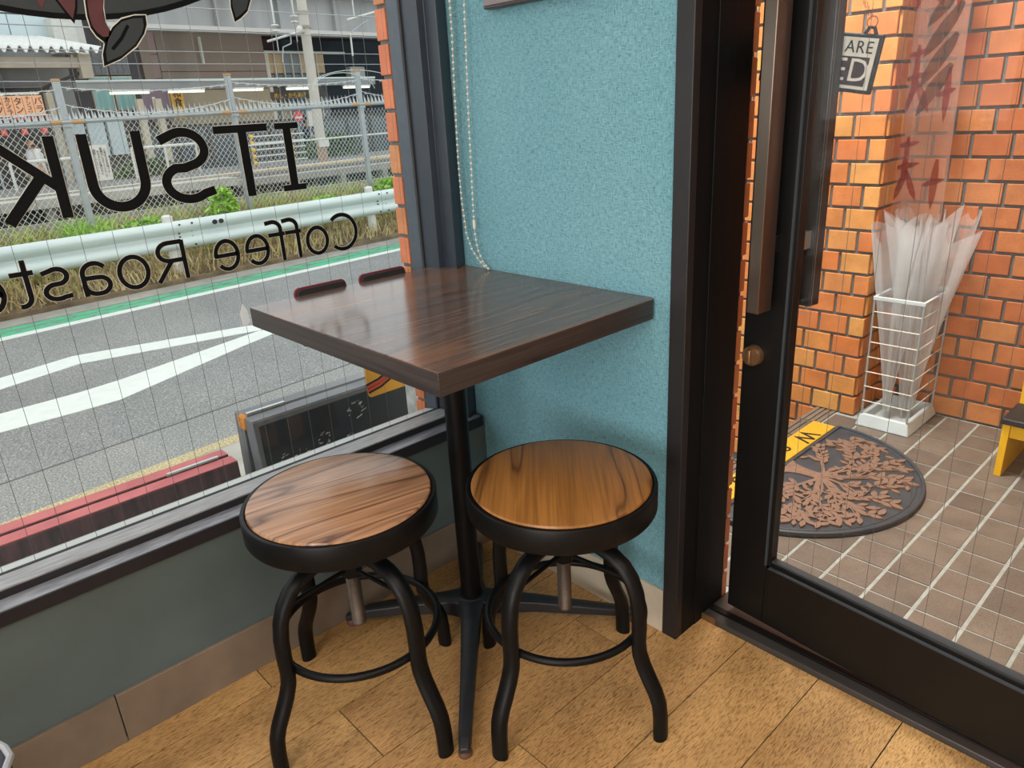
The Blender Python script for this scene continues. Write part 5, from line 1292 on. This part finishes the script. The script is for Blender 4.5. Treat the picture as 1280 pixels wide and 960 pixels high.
# people: one skinned body each, with hair and clothing as children
def person(u, v, z, hgt, label, facing, shirt, trousers, stride=0.22):
    t = street('person', u, v, z); t.rotation_euler.z = TH+facing; tag(t, label, 'person'); k = hgt/1.72
    J = {'pel':(0,0,.93),'chest':(0,.0,1.28),'neck':(0,.0,1.46),'head':(0,.02,1.54),'top':(0,.02,1.68)}
    V = []; E = []; Rd = []; idx = {}
    def p(n, c, r_, par=None):
        idx[n] = len(V); V.append(tuple(q*k for q in c)); Rd.append(r_*k)
        if par: E.append((idx[par], idx[n]))
    p('pel', (0,0,.94), .135); p('waist', (0,0,1.10), .125, 'pel'); p('chest', (0,.0,1.32), .145, 'waist'); p('neck', (0,0,1.46), .058, 'chest'); p('chin', (.0,.015,1.53), .075, 'neck'); p('head', (0,.015,1.62), .095, 'chin'); p('top', (0,.01,1.68), .07, 'head')
    for s in (-1, 1):
        n = 'l' if s < 0 else 'r'
        p('sh'+n, (s*.17,0,1.40), .062, 'chest'); p('el'+n, (s*.22,-.04*s,1.13), .045, 'sh'+n); p('wr'+n, (s*.23,.10*s+.05,.90), .032, 'el'+n); p('hd'+n, (s*.225,.12*s+.07,.82), .038, 'wr'+n)
        p('hip'+n, (s*.095,0,.88), .10, 'pel'); p('kn'+n, (s*.10,s*stride*.45+.03,.50), .066, 'hip'+n); p('an'+n, (s*.10,s*stride,.09), .042, 'kn'+n); p('to'+n, (s*.11,s*stride+.15,.035), .035, 'an'+n)
    me = bpy.data.meshes.new('body'); me.from_pydata(V, E, []); o = bpy.data.objects.new('body', me); COL.objects.link(o); o.parent = t; me.materials.append(M['skin'])
    sk = o.modifiers.new('skin', 'SKIN'); 
    for i, sv in enumerate(me.skin_vertices[0].data): sv.radius = (Rd[i], Rd[i]); sv.use_root = (i == 0)
    sb = o.modifiers.new('sub', 'SUBSURF'); sb.levels = 1; sb.render_levels = 2
    def sleeve(name, chain, mt, grow):
        mb = MB()
        for ch in chain: mb.tube([Vector(V[idx[a]]) for a in ch], [Rd[idx[a]]*grow for a in ch], 12)
        mb.build(name, mt, t, angle=80)
    def lerp(a, b, f): return tuple(V[idx[a]][i]+(V[idx[b]][i]-V[idx[a]][i])*f for i in range(3))
    mb = MB(); mb.tube([(0, 0, .84*k), V[idx['pel']], V[idx['waist']], V[idx['chest']], lerp('chest', 'neck', .75)], [.178*k, .178*k, .162*k, .178*k, .08*k], 14)
    for n in 'lr': mb.tube([lerp('chest', 'sh'+n, .6), V[idx['sh'+n]], lerp('sh'+n, 'el'+n, .75)], [.085*k, .08*k, .066*k], 12)
    mb.build('shirt', shirt, t, angle=80)
    mb = MB(); mb.tube([lerp('pel', 'waist', .2), V[idx['pel']], (0, 0, .86*k)], [.165*k, .168*k, .15*k], 14)
    for n in 'lr': mb.tube([V[idx['hip'+n]], V[idx['kn'+n]]]+([lerp('kn'+n, 'an'+n, .9)] if trousers else []), [.115*k, .085*k]+([.065*k] if trousers else []), 12)
    mb.build('trousers' if trousers else 'shorts', M['navy'], t, angle=80)
    for n in 'lr': a = Vector(V[idx['an'+n]]); MB().tube([a+Vector((0,-.06,-.055))*k, a+Vector((0,.06,-.05))*k, a+Vector((0,.19,-.06))*k], [.045*k, .048*k, .032*k], 10).build('shoe', M['ink'], t)
    MB().lathe([(0.0001,.115),(.055,.105),(.09,.07),(.105,.02),(.10,-.02),(.0001,-.02)], 14, (0, -.005*k, 1.64*k)).build('cap', M['hair'], t)
    MB().prism([(-.07,.07),(.07,.07),(.06,.16),(-.06,.16)], 1.625*k, 1.64*k, lambda a, b, d: (a, b, d)).build('cap_peak', M['hair'], t)
    MB().tube([(0,-.055*k,1.60*k), (0,-.05*k,1.50*k)], [.075*k, .055*k], 10).build('hair', M['hair'], t)
    f = MB(); 
    for s in (-1, 1): f.sphere((s*.033*k, .105*k, 1.61*k), .010*k, 8, 6)
    f.build('eyes', M['ink'], t); MB().tube([(0,.105*k,1.60*k), (0,.128*k,1.57*k)], [.008*k,.014*k], 8).build('nose', M['skin'], t)
    MB().tube([(-.025*k,.098*k,1.54*k), (.025*k,.098*k,1.54*k)], .006*k, 6).build('mouth', M['lantern'], t)
person(4.02, 16.2, ZG+0.05, 1.52, 'person in white t-shirt, dark shorts and black cap walking behind the fence', R(95), M['shirt'], False)
person(11.7, 18.0, ZG+0.05, 1.62, 'person in dark navy clothes walking beyond the concrete pole', R(-90), M['navy'], True)

# ------------------------------------------------------------------ A-BOARDS AND SIGN AGAINST THE WINDOW
def a_board(name, label, y0, y1, x_in, x_out, ztop, face, frame, top, gap=0.012, rake=0.05, b=0.015, bv=0.003):
    t = empty(name, (x_in-0.05, (y0+y1)/2, ZG)); tag(t, label, 'signboard')
    hy = (y1-y0)/2; H_ = ztop-ZG
    xi, xo = 0.05, 0.05-(x_in-x_out); mid = (xi+xo)/2
    for nm, xa, xb, rk in (('front_leaf', mid+gap/2, xi, rake), ('rear_leaf', xo, mid-gap/2, -rake)):
        lf = MB()
        lf.add([(xa+rk,-hy,0),(xb+rk,-hy,0),(xb+rk,hy,0),(xa+rk,hy,0),(xa,-hy,H_),(xb,-hy,H_),(xb,hy,H_),(xa,hy,H_)], [(0,3,2,1),(4,5,6,7),(0,1,5,4),(1,2,6,5),(2,3,7,6),(3,0,4,7)])
        o = lf.build(nm, frame, t, bevel=bv)
        MB().box(xa+0.002, xb-0.002, -hy, hy, H_, H_+0.002).build('top_edge', top, o)
        if nm == 'front_leaf':
            f0, f1 = 1-b/H_, 0.02
            pts = [(xb+rk*(1-f0)+0.002, H_*f0), (xb+rk*(1-f1)+0.002, H_*f1)]
            MB().add([(pts[1][0],-hy+b,pts[1][1]),(pts[1][0],hy-b,pts[1][1]),(pts[0][0],hy-b,pts[0][1]),(pts[0][0],-hy+b,pts[0][1]),
                      (pts[1][0]-.003,-hy+b,pts[1][1]),(pts[1][0]-.003,hy-b,pts[1][1]),(pts[0][0]-.003,hy-b,pts[0][1]),(pts[0][0]-.003,-hy+b,pts[0][1])],
                     [(0,1,2,3),(4,7,6,5),(0,4,5,1),(1,5,6,2),(2,6,7,3),(3,7,4,0)]).build('writing_face', face, o)
    return t, xi, mid, H_, hy
t, xi, mid, HB, hy = a_board('black_signboard', 'black chalk A-board standing outside against the window', -0.395, 0.145, -0.465, -0.575, 0.33, M['chalkboard'], M['board_frame'], M['board_frame'])
MB().tube([(mid, -hy+0.01, HB+0.005), (mid, -hy+0.12, HB+0.005)], 0.007, 8).build('hinge', M['steel'], t)
MB().box(mid-0.03, mid+0.012, -hy-0.004, -hy+0.012, HB-0.035, HB+0.003).build('chipped_corner', M['chip'], t, bevel=0.004)
rnd = random.Random(5); ck = MB()
for (cy, cz, sp, n) in ((-0.20, -0.13, 0.02, 12), (-0.155, -0.15, 0.035, 26), (-0.08, -0.11, 0.02, 16), (0.03, -0.06, 0.03, 26), (0.0, -0.13, 0.01, 6), (-0.05, -0.19, 0.012, 6)):
    for i in range(n):
        a = rnd.uniform(0, 6.28); rr = sp*rnd.uniform(0.6, 1.0); y_, z_ = cy+rr*math.cos(a), cz+rr*math.sin(a); l = rnd.uniform(0.003, 0.011); b = rnd.choice((0.2, 0.4, 1.3, 0.3)); w_ = rnd.uniform(0.0008, 0.002)
        xx = xi+0.0035-z_*0.05/HB*1.0
        ck.add([(xx, y_-l/2*math.cos(b), z_+HB-l/2*math.sin(b)), (xx, y_+l/2*math.cos(b), z_+HB+l/2*math.sin(b)), (xx, y_+l/2*math.cos(b), z_+HB+l/2*math.sin(b)+w_*2), (xx, y_-l/2*math.cos(b), z_+HB-l/2*math.sin(b)+w_*2)], [(0,1,2,3)])
ck.build('chalk_remains', M['chalk'], t, kind='stuff')
t, xi, mid, HR, hy = a_board('red_signboard', 'faded red A-board standing outside against the window, left of the black one', -1.30, -0.445, -0.48, -0.585, 0.235, M['red_dark'], M['red_dark'], M['red_board'], b=0.003, bv=0.0008)
MB().tube([(mid, hy-0.03, HR+0.005), (mid, hy-0.16, HR+0.005)], 0.006, 8).build('hinge', M['steel'], t)
MB().tube([(mid, -0.30, HR+0.005), (mid, -0.18, HR+0.005)], 0.006, 8).build('hinge', M['steel'], t)
def yellow_plate():
    t = empty('yellow_plate', (-0.462, 0.055, 0.292)); tag(t, 'yellow sign plate with curved red bands fixed to the top of the black board', 'sign plate')
    f = lambda a, b, d: (d, a, b); w, hh, r_ = 0.103, 0.20, 0.012; poly = []
    for cx, cz, a0 in ((w-r_, hh-r_, 0), (-w+r_, hh-r_, 90), (-w+r_, r_, 180), (w-r_, r_, 270)):
        poly += [(cx+r_*math.cos(R(a0+a)), cz+r_*math.sin(R(a0+a))) for a in (0, 30, 60, 90)]
    MB().prism(poly, -0.002, 0.002, f).build('plate', M['orange'], t)
    red = plain('plate_red', srgb(176,72,44), 0.6)
    def band(pts, w0):
        MB().ribbon(pts, w0+0.012, 0.002, 0.0026, f).build('dark_band', M['ink'], t)
        for s_ in (-1, 1):
            q = [(a, b+s_*w0*0.27) for a, b in pts]; MB().ribbon(q, w0*0.42, 0.0026, 0.0032, f).build('red_band', red, t)
    band([(-0.103, 0.028), (-0.06, 0.036), (-0.015, 0.055), (0.02, 0.082), (0.045, 0.12)], 0.020)
    band([(-0.075, 0.115), (-0.045, 0.092), (-0.01, 0.076), (0.03, 0.068), (0.103, 0.074)], 0.020)
yellow_plate()
t = tag(MB().box(-0.36, -0.25, 0.012, 0.13, ZG, 0.42).build('marbled_block', M['marble'], bevel=0.006), 'white mottled slab standing between the black board and the brick reveal', 'slab')
